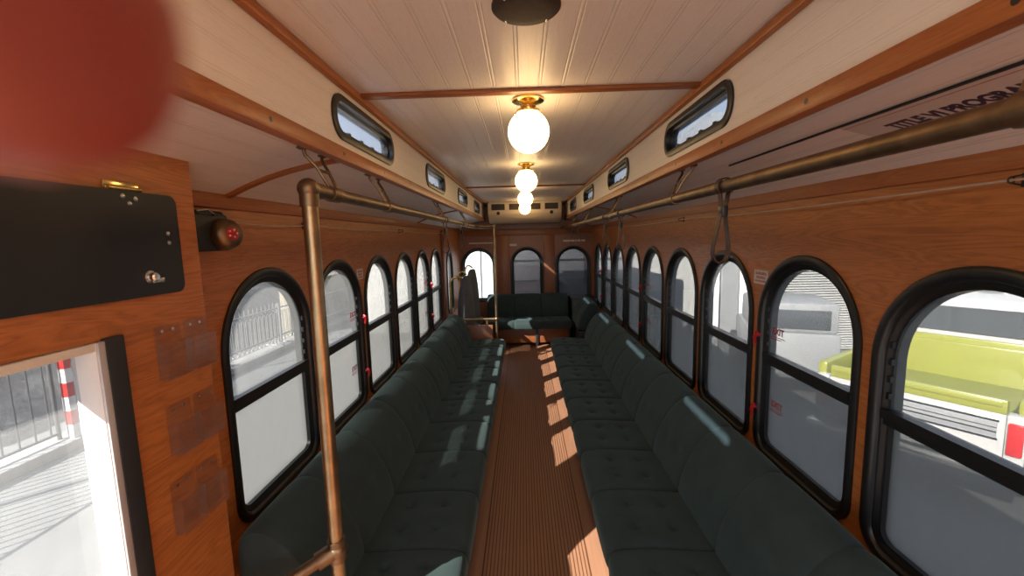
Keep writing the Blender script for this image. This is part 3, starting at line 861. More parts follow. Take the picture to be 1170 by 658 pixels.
def cushion(prof, mapf, y0, y1, dimples, pinch=0.010, ny=17, open_end=(1, 1)):
    """padded cushion; mapf(depth, height, along)"""
    pts = chaikin(prof, 2)
    # resample the outline evenly
    L = [0]
    for a, b in zip(pts, pts[1:] + pts[:1]): L.append(L[-1] + math.dist(a, b))
    N = 120; rs = []
    for k in range(N):
        d = L[-1] * k / N
        i = max(q for q in range(len(pts)) if L[q] <= d)
        f = (d - L[i]) / max(1e-9, L[i + 1] - L[i]); a = pts[i]; b = pts[(i + 1) % len(pts)]
        rs.append((a[0] + (b[0] - a[0]) * f, a[1] + (b[1] - a[1]) * f))
    nor = []
    area = sum(rs[k][0] * rs[(k + 1) % N][1] - rs[(k + 1) % N][0] * rs[k][1] for k in range(N))
    sg = 1 if area > 0 else -1
    for k in range(N):
        a, b = rs[k - 1], rs[(k + 1) % N]
        t = Vector((b[0] - a[0], b[1] - a[1])).normalized()
        nor.append((t.y * sg, -t.x * sg))
    ys = [(0.5 - 0.5 * math.cos(math.pi * i / (ny - 1))) for i in range(ny)]
    Lw = y1 - y0
    bm = NB(); rings = []
    for f in ys:
        y = y0 + Lw * f
        e = min(f, 1 - f) * Lw
        ins = pinch * math.exp(-e / 0.014) * 1.3 + pinch * 0.45 * math.exp(-e / 0.07)
        rg = []
        for (p, q), (nx, nz) in zip(rs, nor):
            d = ins
            for (dp, dq, dy, dep, rad) in dimples:
                rr = ((p - dp) ** 2 + (q - dq) ** 2 + (y - y0 - dy * Lw) ** 2)
                d += dep * math.exp(-rr / (rad * rad)) + dep * 0.5 * math.exp(-rr / (rad * rad * 6))
            rg.append(bm.verts.new(mapf(p - nx * d, q - nz * d, y)))
        rings.append(rg)
    for a, b in zip(rings, rings[1:]):
        for k in range(N): bm.faces.new((a[k], a[(k + 1) % N], b[(k + 1) % N], b[k]))
    bm.faces.new(rings[0][::-1]); bm.faces.new(rings[-1])
    return bm
SD = [(p_, q_, f_, 0.014, 0.020) for p_, q_ in ((0.43, 0.427), (0.585, 0.420)) for f_ in (0.30, 0.70)]
BD = [(0.735, 0.565, 0.3, 0.007, 0.018), (0.735, 0.565, 0.7, 0.007, 0.018)]

def bench(s, edges, label):
    t = thing('bench', label, 'bench', (s * 0.6, edges[0], 0.0), 'green upholstered benches')
    mf = lambda p, q, y: (s * p, y, q)
    for a, b in zip(edges, edges[1:]):
        obj('seat_cushion', cushion(SEAT, mf, a, b, SD, ny=45), M['fabric'], t, 60)
        obj('back_cushion', cushion(BACK, mf, a, b, BD, pinch=0.0055, ny=27), M['fabric'], t, 60)
    bm = NB(); box(bm, s * 0.36, s * 1.085, edges[0] + 0.02, edges[-1] - 0.02, 0.0, 0.285, 0.004)
    obj('bench_base', bm, M['black_panel'], t, 30, 'dark kick base')
    bm = NB(); box(bm, s * 0.984, s * 1.088, edges[0] + 0.02, edges[-1] - 0.02, 0.284, 0.556, 0.003)
    obj('back_board', bm, M['black_panel'], t, 30)
    return t
E0 = [1.155 + 0.3965 * k for k in range(11)]
bench(-1, [1.225] + E0[1:], 'long dark green tufted bench along the door side wall')
bench(1, [1.155 - 0.793, 1.155 - 0.3965] + E0, 'long dark green tufted bench along the truck side wall')
# rear bench across the end wall, with its short return on the truck side
t = thing('bench', 'dark green bench across the end wall under the smoked windows', 'bench', (0.1, 6.5, 0), 'green upholstered benches')
mr = lambda p, q, y: (y, YR - 0.10 - (0.985 - p) + 0.0, q)
rx = [-0.63, -0.195, 0.225, 0.66]
for a, b in zip(rx, rx[1:]):
    obj('seat_cushion', cushion(SEAT, mr, a, b, SD, ny=45), M['fabric'], t, 60)
    obj('back_cushion', cushion([(p, q + (0.018 if q > 0.45 else 0)) for p, q in BACK], mr, a, b, BD, ny=27), M['fabric'], t, 60)
mf = lambda p, q, y: (p, y, q)
for a, b in ((5.70, 6.07), (6.07, 6.44)):
    obj('back_cushion', cushion(BACK, mf, a, b, [], ny=21), M['fabric'], t, 60)
bm = NB(); box(bm, 0.70, 1.085, 6.46, 6.94, 0.0, 0.70, 0.01); obj('corner_box', bm, M['black_panel'], t, 30)
bm = NB(); box(bm, 0.72, 1.085, 5.72, 6.45, 0.0, 0.352, 0.004); obj('side_base', bm, M['black_panel'], t, 30)
bm = NB(); box(bm, -0.60, 0.655, 6.33, 6.37, 0.05, 0.285, 0.004); obj('kick_panel', bm, M['oak_rear'], t, 30, 'oak kick panel')
for x in (-0.57, 0.13, 0.62):
    bm = NB(); box(bm, x, x + 0.04, 6.30, 6.90, 0.0, 0.285, 0.004); obj('leg', bm, M['black_panel'], t, 30)
bm = NB(); box(bm, -0.625, 0.69, 6.852, 6.945, 0.284, 0.70, 0.006); obj('back_board', bm, M['black_panel'], t, 30)

# ---- two high-backed seats in the rear corner by the door side wall
def high_seat(x, y, label, hs=1.0):
    t = thing('passenger_seat', label, 'seat', (x, y, 0), 'charcoal high back seats')
    # back shell faces the aisle, leaning, tapering to a narrow head
    bm = NB()
    prof = [(-0.105, 0.42), (-0.105, 0.70), (-0.085, 0.92), (-0.045, 1.10), (-0.015, 1.165), (0.025, 1.165), (0.045, 1.08), (0.06, 0.9), (0.075, 0.6), (0.085, 0.42)]
    prof = chaikin(prof, 2)
    rings = []
    for f in [i / 14 for i in range(15)]:
        k = math.sin(math.pi * min(max(f, 0.02), 0.98)) ** 0.25
        rg = []
        for (p, q) in prof:
            half = 0.20 - 0.085 * max(0, (q - 0.75) / 0.41) ** 1.5
            rg.append(bm.verts.new((x + p * k, y + (2 * f - 1) * half, 0.42 + (q - 0.42) * (0.985 + 0.015 * k) * hs)))
        rings.append(rg)
    n = len(prof)
    for a, b in zip(rings, rings[1:]):
        for i in range(n): bm.faces.new((a[i], a[(i + 1) % n], b[(i + 1) % n], b[i]))
    bm.faces.new(rings[0][::-1]); bm.faces.new(rings[-1])
    obj('backrest', bm, M['fabric_grey'], t, 60)
    bm = NB(); box(bm, x - 0.12, x + 0.10, y - 0.20, y + 0.20, 0.36, 0.46, 0.03, 3); obj('seat', bm, M['fabric_grey'], t, 50)
    bm = NB(); box(bm, x - 0.08, x + 0.06, y - 0.14, y + 0.14, 0.0, 0.36, 0.01); obj('pedestal', bm, M['black_panel'], t, 30)
    bm = NB()
    zt = 0.42 + 0.745 * hs
    tube(bm, bend((x - 0.075, y - 0.10, zt - 0.06), (x - 0.05, y - 0.10, zt + 0.13), (x + 0.045, y - 0.10, zt + 0.02), 12), 0.011, 10)
    obj('handle', bm, M['brass_bright'], t, 40, 'curved brass grab handle')
    t.rotation_euler.z = R(-12)
    return t
high_seat(-0.83, 5.74, 'charcoal high back seat with brass handle, nearer of the pair by the corner', 0.99)
high_seat(-0.81, 6.24, 'charcoal high back seat with brass handle, farther of the pair by the corner', 1.06)
t = thing('handrail', 'brass hooked handrail standing beside the two charcoal seats', 'handrail', (-1.0, 5.47, 0))
bm = NB(); tube(bm, [(-1.005, 5.47, 0.0), (-1.005, 5.47, 1.05)] + bend((-1.005, 5.47, 1.05), (-1.005, 5.47, 1.20), (-0.83, 5.47, 1.15), 10), 0.0165, 12); obj('tube', bm, M['brass_bright'], t, 40)
bm = NB(); sphere(bm, (-0.83, 5.47, 1.15), 0.024, 14, 10); lathe(bm, [(0.04, 0), (0.04, 0.006), (0.02, 0.02)], (-1.005, 5.47, 0), (0, 0, 1), 16); obj('end_cap', bm, M['black_metal'], t, 40)

# ------------------------------------------------------------------ photographer's hand just ahead of the lens
CAMP = Vector((-0.03, 0.0, 1.65))
F = 480.0; VP = (598, 272); ROLL = R(1.2)
yv = Vector((VP[0] - 585, VP[1] - 329, F)).normalized()
up = Vector((-math.sin(ROLL), -math.cos(ROLL), 0)); up = (up - yv * up.dot(yv)).normalized()
xv = yv.cross(up)
xv = Vector((yv.y * up.z - yv.z * up.y, yv.z * up.x - yv.x * up.z, yv.x * up.y - yv.y * up.x))
if xv.x < 0: xv = -xv
cam_r = Vector((xv.x, yv.x, up.x)); cam_d = Vector((xv.y, yv.y, up.y)); cam_f = Vector((xv.z, yv.z, up.z))
def C3(r, u, f): return CAMP + cam_r * r - cam_d * u + cam_f * f

def skin_hand():
    me = bpy.data.meshes.new('hand')
    V, Ed, Rd = [], [], []
    def v(p, r): V.append(C3(*p)); Rd.append(r); return len(V) - 1
    def chain(start, pts):
        k = start
        for p, r in pts:
            i = v(p, r); Ed.append((k, i)); k = i
        return k
    mm = 0.001
    palm = v((-95 * mm, 30 * mm, -4 * mm), 0.017)
    p2 = v((-78 * mm, 34 * mm, 4 * mm), 0.0145); Ed.append((palm, p2))
    wrist = v((-122 * mm, 8 * mm, -20 * mm), 0.021); Ed.append((palm, wrist))
    fore = v((-165 * mm, -35 * mm, -45 * mm), 0.026); Ed.append((wrist, fore))
    fore2 = v((-215 * mm, -95 * mm, -75 * mm), 0.031); Ed.append((fore, fore2))
    # index finger reaching over the top left of the lens
    k1 = v((-68 * mm, 23 * mm, 12 * mm), 0.0100); Ed.append((p2, k1))
    chain(k1, [((-52 * mm, 20 * mm, 19 * mm), 0.0095), ((-35 * mm, 16.0 * mm, 21.5 * mm), 0.0088), ((-25.0 * mm, 13.4 * mm, 20.6 * mm), 0.0085), ((-19.5 * mm, 12.4 * mm, 19.6 * mm), 0.0078)])
    k2 = v((-72 * mm, 40 * mm, 14 * mm), 0.0100); Ed.append((p2, k2))
    chain(k2, [((-58 * mm, 43 * mm, 24 * mm), 0.0092), ((-46 * mm, 42 * mm, 27 * mm), 0.0084), ((-37 * mm, 40 * mm, 24 * mm), 0.0074)])
    k3 = v((-76 * mm, 56 * mm, 12 * mm), 0.0096); Ed.append((p2, k3))
    chain(k3, [((-63 * mm, 62 * mm, 22 * mm), 0.0088), ((-51 * mm, 63 * mm, 25 * mm), 0.0080), ((-43 * mm, 61 * mm, 21 * mm), 0.0070)])
    k4 = v((-84 * mm, 68 * mm, 6 * mm), 0.0086); Ed.append((palm, k4))
    chain(k4, [((-73 * mm, 77 * mm, 14 * mm), 0.0078), ((-64 * mm, 80 * mm, 17 * mm), 0.0070), ((-57 * mm, 79 * mm, 13 * mm), 0.0062)])
    th = v((-98 * mm, 14 * mm, -20 * mm), 0.0120); Ed.append((palm, th))
    chain(th, [((-84 * mm, 8 * mm, -32 * mm), 0.0105), ((-66 * mm, 8 * mm, -38 * mm), 0.0098), ((-52 * mm, 10 * mm, -38 * mm), 0.0085)])
    me.from_pydata([p for p in V], Ed, [])
    o = link(bpy.data.objects.new('hand_skeleton', me))
    sk = o.modifiers.new('skin', 'SKIN'); sk.use_smooth_shade = True
    for d, r in zip(me.skin_vertices[0].data, Rd): d.radius = (r, r)
    for i, d in enumerate(me.skin_vertices[0].data): d.use_root = (i == 0)
    sb = o.modifiers.new('sub', 'SUBSURF'); sb.levels = 2; sb.render_levels = 2
    bpy.context.view_layer.update()
    dg = bpy.context.evaluated_depsgraph_get()
    m2 = bpy.data.meshes.new_from_object(o.evaluated_get(dg)); m2.name = 'hand'
    bpy.data.objects.remove(o)
    h = link(bpy.data.objects.new('hand', m2))
    for p in m2.polygons: p.use_smooth = True
    t = NT('warm_skin'); b = t.bsdf(Roughness=0.5, Subsurface_Weight=0.35)
    b.inputs['Subsurface Radius'].default_value = (1.0, 0.25, 0.12); b.inputs['Subsurface Scale'].default_value = 0.006
    vv, _ = t.coord()
    t.l(t.ramp(t.noise(vv, 120, 4), [(0.3, (0.22, 0.048, 0.038)), (0.7, (0.27, 0.066, 0.052))]), b.inputs['Base Color'])
    m2.materials.append(t.m)
    # nail on the index finger, facing away from the palm
    tag(h, "person's hand with a reddish blurred fingertip over the upper corner beside the ceiling", 'hand')
    return h
skin_hand()

# ------------------------------------------------------------------ outside
GZ = -1.0
M['asphalt'] = plain('pale_concrete_yard', (0.125, 0.125, 0.122), 0.9, 0, 0.12, 0.8)
M['rock'] = None
t_ = NT('rubble_bank'); b_ = t_.bsdf(Roughness=0.95); v_, _ = t_.coord()
n1 = t_.noise(v_, 2.2, 8, 0.75)
t_.l(t_.ramp(n1, [(0.38, (0.03, 0.03, 0.03)), (0.55, (0.065, 0.065, 0.064)), (0.66, (0.11, 0.109, 0.105)), (0.73, (0.28, 0.275, 0.26))]), b_.inputs['Base Color'])
t_.bump(n1, b_, 0.8, 0.1); M['rock'] = t_.m
M['galv'] = plain('galvanised_steel', (0.27, 0.275, 0.28), 0.5, 0.3, 0.08)
M['beige_wall'] = plain('beige_render', (0.25, 0.222, 0.17), 0.9, 0, 0.06, 2)
M['white_wall'] = plain('white_masonry', (0.31, 0.31, 0.30), 0.85, 0, 0.05, 2)
M['corr'] = plain('white_corrugated_metal', (0.30, 0.30, 0.29), 0.55, 0, 0.04, 4)
M['dark_glass'] = plain('dark_window_glass', (0.05, 0.055, 0.06), 0.12, 0, 0.1)
M['lime'] = plain('lime_yellow_car_paint', (0.20, 0.208, 0.040), 0.28, 0, 0.03, 4, Coat_Weight=0.6)
M['lime_dull'] = plain('lime_bed_paint', (0.16, 0.168, 0.036), 0.5, 0, 0.06, 4)
M['car_white'] = plain('white_car_paint', (0.33, 0.33, 0.325), 0.28, 0, 0.02, 4, Coat_Weight=0.5)
M['chrome'] = plain('chrome', (0.75, 0.75, 0.75), 0.15, 1.0, 0.03)
M['tail_red'] = plain('red_tail_lens', (0.34, 0.015, 0.015), 0.2)
M['post_white'] = plain('white_post_paint', (0.45, 0.45, 0.44), 0.5)
M['grey_car'] = plain('grey_car_paint', (0.19, 0.195, 0.20), 0.4, 0, 0.05, 4)
M['tyre'] = plain('tyre_rubber', (0.02, 0.02, 0.02), 0.8)
M['kerb'] = plain('pale_kerb_stone', (0.20, 0.20, 0.193), 0.9)
M['rail_grey'] = plain('dark_grey_railing_paint', (0.07, 0.075, 0.08), 0.5)
M['dark_body'] = plain('dark_grey_bus_paint', (0.06, 0.06, 0.065), 0.5)

bm = NB(); box(bm, -60, 60, -40, 90, GZ - 0.5, GZ)
tag(obj('ground', bm, M['asphalt'], smooth=0), 'pale concrete yard outside the windows', 'ground', kind='structure')
bm = NB(); box(bm, -6.45, -6.02, -6, 40, GZ, GZ + 0.14, 0.02)
tag(obj('kerb', bm, M['kerb'], smooth=30), 'pale kerb strip under the row of steel barriers', 'kerb', kind='structure')
# rubble bank rising behind the barriers
bm = NB()
nx, ny = 26, 60; grid = []
for i in range(nx):
    row = []
    for k in range(ny):
        f = i / (nx - 1); x = -7.0 - 20 * f; y = -8 + 30 * k / (ny - 1)
        z = GZ - 0.05 + (2.1 * min(1, f * 2.2) ** 0.8 if f > 0 else 0) + (random.random() - 0.5) * 0.22 * (f > 0)
        row.append(bm.verts.new((x, y, z)))
    grid.append(row)
for i in range(nx - 1):
    for k in range(ny - 1): bm.faces.new((grid[i][k], grid[i + 1][k], grid[i + 1][k + 1], grid[i][k + 1]))
low = [grid[0][k] for k in range(ny)]
r = bmesh.ops.extrude_face_region(bm, geom=list(bm.faces))
for g_ in r['geom']:
    if isinstance(g_, bmesh.types.BMVert): g_.co.z = GZ - 0.3
tag(obj('hill', bm, M['rock'], smooth=60), 'grey rubble bank behind the steel barriers', 'bank', kind='structure')

def barrier(y, label):
    L = 2.0; x = -6.25
    t = thing('crowd_barrier', label, 'barrier', (x, y, GZ + 0.14), 'steel barriers along the kerb')
    z0 = GZ + 0.14
    bm = NB()
    tube(bm, [(x, y, z0 + 0.02), (x, y, z0 + 1.02)], 0.022, 8); tube(bm, [(x, y + L, z0 + 0.02), (x, y + L, z0 + 1.02)], 0.022, 8)
    for zz in (0.22, 0.92): tube(bm, [(x, y, z0 + zz), (x, y + L, z0 + zz)], 0.020, 8)
    obj('frame', bm, M['galv'], t, 40)
    bm = NB(); n = 13; w = L / n
    for k in range(n):
        yc = y + w * (k + 0.5)
        pts = [(x, yc - w * 0.33, z0 + 0.22), (x, yc - w * 0.33, z0 + 0.76)] + [(x, yc + w * 0.33 * math.cos(R(a)), z0 + 0.76 + w * 0.5 * math.sin(R(a))) for a in range(160, -1, -20)] + [(x, yc + w * 0.33, z0 + 0.22)]
        tube(bm, pts, 0.008, 6)
        tube(bm, [(x, yc + w / 2, z0 + 0.86), (x, yc + w / 2, z0 + 1.06)], 0.008, 6)
        tube(bm, [(x, yc + 0.06 * math.cos(R(a)), z0 + 0.13 + 0.06 * math.sin(R(a))) for a in range(0, 361, 45)], 0.007, 5)
    obj('grille', bm, M['galv'], t, 40)
    bm = NB()
    for yy in (y + 0.15, y + L - 0.15): box(bm, x - 0.25, x + 0.2, yy - 0.03, yy + 0.03, z0 + 0.0, z0 + 0.03, 0.004); box(bm, x - 0.015, x + 0.015, yy - 0.015, yy + 0.015, z0 + 0.02, z0 + 0.22)
    obj('foot', bm, M['galv'], t, 30)
    return t
names = ['first beyond the striped post', 'second beyond the striped post', 'third beyond the striped post', 'fourth beyond the striped post', 'fifth beyond the striped post', 'sixth beyond the striped post', 'seventh beyond the striped post']
b0 = None
for k, nm in enumerate(names):
    y = 6.16 + 2.08 * k
    if b0 is None: b0 = barrier(y, ''); b = b0
    else: b = dup(b0, (-6.25, y, GZ + 0.14))
    b['label'] = 'galvanised steel barrier on the kerb, ' + nm
for y, lb in ((1.3, 'dark grey tall railing on the kerb, the part farther from the striped post'), (3.25, 'dark grey tall railing on the kerb, the part reaching the striped post')):
    t = thing('railing', lb, 'railing', (-6.25, y, GZ + 0.14), 'tall railings on the kerb')
    x, z0, L = -6.25, GZ + 0.14, 1.9
    bm = NB()
    for yy in (y, y + L): tube(bm, [(x, yy, z0), (x, yy, z0 + 1.36)], 0.024, 8)
    for zz in (0.08, 1.30): tube(bm, [(x, y, z0 + zz), (x, y + L, z0 + zz)], 0.018, 8)
    obj('frame', bm, M['rail_grey'], t, 40)
    bm = NB()
    for k in range(11): tube(bm, [(x, y + L * (k + 0.5) / 11, z0 + 0.08), (x, y + L * (k + 0.5) / 11, z0 + 1.30)], 0.011, 6)
    obj('grille', bm, M['rail_grey'], t, 40)
t = thing('striped_post', 'red and white striped post standing on the kerb by the barriers', 'post', (-6.12, 5.22, GZ + 0.14))
for k in range(6):
    bm = NB(); box(bm, -6.165, -6.075, 5.175, 5.265, GZ + 0.14 + 0.19 * k, GZ + 0.14 + 0.19 * (k + 1)); obj('band', bm, M['tail_red'] if k % 2 else M['post_white'], t, 0, 'red band' if k % 2 else 'white band')

# low beige wall up the yard on the door side
t = thing('boundary_wall', 'low beige rendered wall behind the steel barriers on the door side', 'wall', (-6.7, 18, GZ), kind='thing')
bm = NB(); box(bm, -6.85, -6.6, 11.4, 30, GZ, 0.50, 0.01); obj('masonry', bm, M['beige_wall'], t, 30)
bm = NB(); box(bm, -6.89, -6.56, 11.36, 30.04, 0.50, 0.57, 0.015); obj('coping', bm, M['beige_wall'], t, 30)

# white building on the truck side, its front square to the bus
BY = 9.3
t = thing('building', 'white building with corrugated roller door behind the pickup truck', 'building', (8, BY, GZ))
bm = NB(); box(bm, 4.0, 20, BY + 0.12, BY + 8, GZ, 4.2); obj('wall', bm, M['white_wall'], t, 0)
bm = NB()
n = 62; pts = []
for k in range(n * 4 + 1):
    z = GZ + 3.4 * k / (n * 4); pts.append((z, BY + 0.06 + 0.022 * math.cos(2 * math.pi * k / 4 * 1.0)))
pts2 = [(z, y) for z, y in pts] + [(GZ + 3.4, BY + 0.13), (GZ, BY + 0.13)]
prism(bm, pts2, 4.95, 7.9, lambda u, v, d: (d, v, u)); obj('roller_door', bm, M['corr'], t, 20, 'white corrugated roller door')
for x in (4.1, 4.75, 8.0):
    bm = NB(); box(bm, x, x + 0.16, BY, BY + 0.14, GZ, 3.0, 0.01); obj('door_post', bm, M['white_paint'], t, 30)
bm = NB(); box(bm, 4.32, 4.70, BY + 0.06, BY + 0.13, GZ, 2.4); obj('side_panel', bm, M['galv'], t, 0, 'grey panel')
for x in (8.35, 9.05, 9.75):
    bm = NB(); box(bm, x, x + 0.62, BY + 0.04, BY + 0.13, -0.1, 2.6); obj('window', bm, M['dark_glass'], t, 0)
    f_ = bpy.data.objects[t.children[-1].name]
    bm = NB()
    box(bm, x - 0.05, x, BY, BY + 0.12, -0.15, 2.65); box(bm, x + 0.62, x + 0.67, BY, BY + 0.12, -0.15, 2.65)
    obj('window_frame', bm, M['white_paint'], t, 0)

# ---- pickup truck, tail towards the bus
def local_map(org, fwd):
    f = Vector((fwd[0], fwd[1], 0)).normalized(); r = Vector((f.y, -f.x, 0))   # r: vehicle's right
    return lambda a, b, z: Vector(org) + f * a + r * b + Vector((0, 0, z))
TL = Vector((3.45, 5.0, GZ)); TRr = Vector((4.38, 3.62, GZ))
mid = (TL + TRr) / 2; TD = (TRr - TL); TW = TD.length; fw = Vector((-TD.y, TD.x, 0)).normalized()
tm = local_map(mid, fw); hwid = TW / 2
t = thing('pickup_truck', 'lime yellow and white old pickup truck seen from behind through the window', 'pickup truck', mid)
def vbox(bm, a0, a1, b0, b1, z0, z1, bev=0.0):
    vs = box(bm, a0, a1, b0, b1, z0, z1, bev)
    return vs
def vobj(name, bm, mat, parent, mp, smooth=30, label=None):
    for v in bm.verts: v.co = mp(*v.co)
    return obj(name, bm, mat, parent, smooth, label)
H2 = hwid - 0.03
bm = NB(); vbox(bm, 2.30, 4.9, -hwid, hwid, 0.42, 0.80, 0.04); vbox(bm, 0.05, 2.4, -hwid, -hwid + 0.10, 0.42, 0.88, 0.03); vbox(bm, 0.05, 2.4, hwid - 0.10, hwid, 0.42, 0.88, 0.03); vobj('lower_body', bm, M['car_white'], t, tm)
bm = NB(); vbox(bm, 0.05, 2.35, -hwid, -hwid + 0.10, 0.87, 1.10, 0.03); vbox(bm, 0.05, 2.35, hwid - 0.10, hwid, 0.87, 1.10, 0.03); vbox(bm, 2.28, 2.36, -hwid + 0.05, hwid - 0.05, 0.50, 1.12, 0.02)
vobj('bed_side', bm, M['lime'], t, tm, 30, 'lime yellow bed sides')
bm = NB(); vbox(bm, 0.10, 2.3, -hwid + 0.09, hwid - 0.09, 0.60, 0.64); vobj('bed_floor', bm, M['lime_dull'], t, tm)
bm = NB(); vbox(bm, 0.0, 0.06, -hwid + 0.15, hwid - 0.15, 0.95, 1.09, 0.02); vbox(bm, -0.012, 0.02, -hwid + 0.18, hwid - 0.18, 1.02, 1.075, 0.008); tg = vobj('tailgate', bm, M['lime'], t, tm, 30, 'lime upper tailgate')
bm = NB(); vbox(bm, -0.006, 0.06, -hwid + 0.15, hwid - 0.15, 0.45, 0.955, 0.015); vobj('tailgate_panel', bm, M['car_white'], tg, tm, 30, 'white lower tailgate')
bm = NB(); vbox(bm, -0.014, -0.004, -hwid + 0.20, hwid - 0.20, 0.725, 0.885, 0.003); band = vobj('trim_band', bm, M['grey_car'], tg, tm, 30, 'grey tailgate band with bright edges')
bm = NB(); vbox(bm, -0.020, -0.012, -hwid + 0.19, hwid - 0.19, 0.882, 0.900); vbox(bm, -0.020, -0.012, -hwid + 0.19, hwid - 0.19, 0.710, 0.727); vbox(bm, -0.017, -0.012, -hwid + 0.20, hwid - 0.20, 0.775, 0.788); vbox(bm, -0.017, -0.012, -hwid + 0.20, hwid - 0.20, 0.820, 0.828); vobj('trim_strip', bm, M['chrome'], tg, tm, 0)
for s in (-1, 1):
    bm = NB(); vbox(bm, -0.02, 0.10, s * (hwid - 0.15), s * (hwid - 0.02), 0.42, 0.97, 0.02); vobj('corner_post', bm, M['car_white'], t, tm)
    bm = NB(); vbox(bm, -0.045, 0.0, s * (hwid - 0.135), s * (hwid - 0.035), 0.60, 0.90, 0.015); vobj('tail_lamp', bm, M['tail_red'], t, tm, 30, 'red tail lamp')
bm = NB(); vbox(bm, -0.16, 0.0, -hwid - 0.02, hwid + 0.02, 0.28, 0.44, 0.04); vobj('bumper', bm, M['chrome'], t, tm, 40, 'chrome rear bumper')
bm = NB()   # cab with sloped pillars
cab = [(2.36, 0.66), (2.36, 1.05), (2.46, 1.62), (2.60, 1.735), (3.45, 1.735), (3.62, 1.64), (3.98, 1.08), (4.95, 1.00), (5.05, 0.66)]
lo = [bm.verts.new(Vector((a, -hwid + (0.14 * max(0, (z - 1.0) / 0.7)), z))) for a, z in cab]
hi = [bm.verts.new(Vector((a, hwid - (0.14 * max(0, (z - 1.0) / 0.7)), z))) for a, z in cab]
bm.faces.new(lo[::-1]); bm.faces.new(hi)
for i in range(len(cab)):
    k = (i + 1) % len(cab); bm.faces.new((lo[i], lo[k], hi[k], hi[i]))
bmesh.ops.bevel(bm, geom=[e for e in bm.edges], offset=0.04, segments=2, affect='EDGES')
cab_o = vobj('cab', bm, M['car_white'], t, tm, 40, 'white cab roof')
bm = NB(); vbox(bm, 2.315, 2.40, -hwid + 0.02, hwid - 0.02, 0.80, 1.19, 0.02); vobj('cab_rear_panel', bm, M['lime'], t, tm)
def rear_quad(bm, b0, b1, z0, z1, th=0.02):
    # lies on the sloping rear face of the cab
    fa = lambda z: 2.36 + 0.10 * (z - 1.05) / 0.57
    P4 = [(fa(z0) - th, b0, z0), (fa(z0) - th, b1, z0), (fa(z1) - th, b1 * 0.94, z1), (fa(z1) - th, b0 * 0.94, z1)]
    Q4 = [(a + 0.03, b, z) for a, b, z in P4]
    A = [bm.verts.new(p) for p in P4]; B = [bm.verts.new(p) for p in Q4]
    bm.faces.new(A); bm.faces.new(B[::-1])
    for i in range(4): bm.faces.new((A[i], A[(i + 1) % 4], B[(i + 1) % 4], B[i]))
bm = NB(); rear_quad(bm, -hwid + 0.15, hwid - 0.15, 1.25, 1.58); vobj('rear_window', bm, M['dark_glass'], cab_o, tm, 0, 'dark rear cab window')
for s in (-1, 1):
    bm = NB()
    P4 = [(2.55, s * (hwid - 0.015), 1.10), (3.80, s * (hwid - 0.015), 1.10), (3.50, s * (hwid - 0.115), 1.60), (2.62, s * (hwid - 0.115), 1.60)]
    A = [bm.verts.new(p) for p in P4]; B = [bm.verts.new((a, b - s * 0.03, z)) for a, b, z in P4]
    bm.faces.new(A); bm.faces.new(B[::-1])
    for i in range(4): bm.faces.new((A[i], A[(i + 1) % 4], B[(i + 1) % 4], B[i]))
    vobj('side_window', bm, M['dark_glass'], cab_o, tm, 0)
    for a in (0.95, 4.1):
        bm = NB(); p = Vector((a, s * (hwid - 0.2), 0.35))
        lathe(bm, [(0.20, 0), (0.34, 0.0), (0.35, 0.03), (0.35, 0.19), (0.33, 0.21), (0.22, 0.20), (0.0, 0.19)], p, (0, s, 0), 28); vobj('wheel', bm, M['tyre'], t, tm, 40)

# ---- grey boxy jeep beyond it
jm = local_map((4.05, 6.55, GZ), (0.35, 0.94))
t = thing('jeep', 'grey boxy jeep parked in front of the roller door', 'car', (4.05, 6.55, GZ))
bm = NB(); vbox(bm, 0, 1.75, -0.50, 0.72, 0.40, 1.08, 0.05); vbox(bm, 1.5, 2.3, -0.46, 0.68, 0.45, 0.98, 0.06); vobj('body', bm, M['grey_car'], t, jm)
bm = NB(); vbox(bm, 0.04, 1.35, -0.47, 0.69, 1.07, 1.55, 0.06); vobj('hard_top', bm, M['grey_car'], t, jm)
bm = NB(); vbox(bm, 0.02, 0.06, -0.36, 0.58, 1.14, 1.44, 0.02); vobj('rear_window', bm, M['dark_glass'], t, jm)
for a in (0.45, 1.95):
    for b_, s in ((-0.42, -1), (0.64, 1)):
        bm = NB(); lathe(bm, [(0.16, 0), (0.33, 0.0), (0.34, 0.03), (0.34, 0.15), (0.0, 0.16)], (a, b_, 0.34), (0, s, 0), 24); vobj('wheel', bm, M['tyre'], t, jm, 40)
bm = NB(); vbox(bm, -0.10, 0.02, -0.5, 0.72, 0.38, 0.50, 0.02); vobj('bumper', bm, M['galv'], t, jm)

# ---- behind the end wall
t = thing('box_trailer', 'white box trailer bright behind the end wall window', 'trailer', (-1.4, 10.5, GZ))
bm = NB(); box(bm, -4.2, -0.50, 10.5, 16, GZ + 0.3, 2.4, 0.02); obj('body', bm, M['white_wall'], t, 30)
bm = NB(); box(bm, -1.22, -1.12, 10.46, 10.5, GZ + 0.4, 2.3); box(bm, -0.58, -0.5, 10.46, 10.5, GZ + 0.4, 2.3); obj('door_bar', bm, M['galv'], t, 0)
bm = NB()
for x in (-3.6, -1.2):
    lathe(bm, [(0.2, 0), (0.36, 0.0), (0.38, 0.04), (0.38, 0.2), (0.0, 0.2)], (x, 12.5, GZ + 0.38), (1, 0, 0), 24)
obj('wheel', bm, M['tyre'], t, 40)
t = thing('parked_bus', 'dark grey bus front parked close behind the smoked end windows', 'bus', (0.7, 8.6, GZ))
bm = NB(); box(bm, -0.38, 2.1, 8.6, 15, GZ + 0.35, 2.2, 0.06); obj('body', bm, M['dark_body'], t, 30)
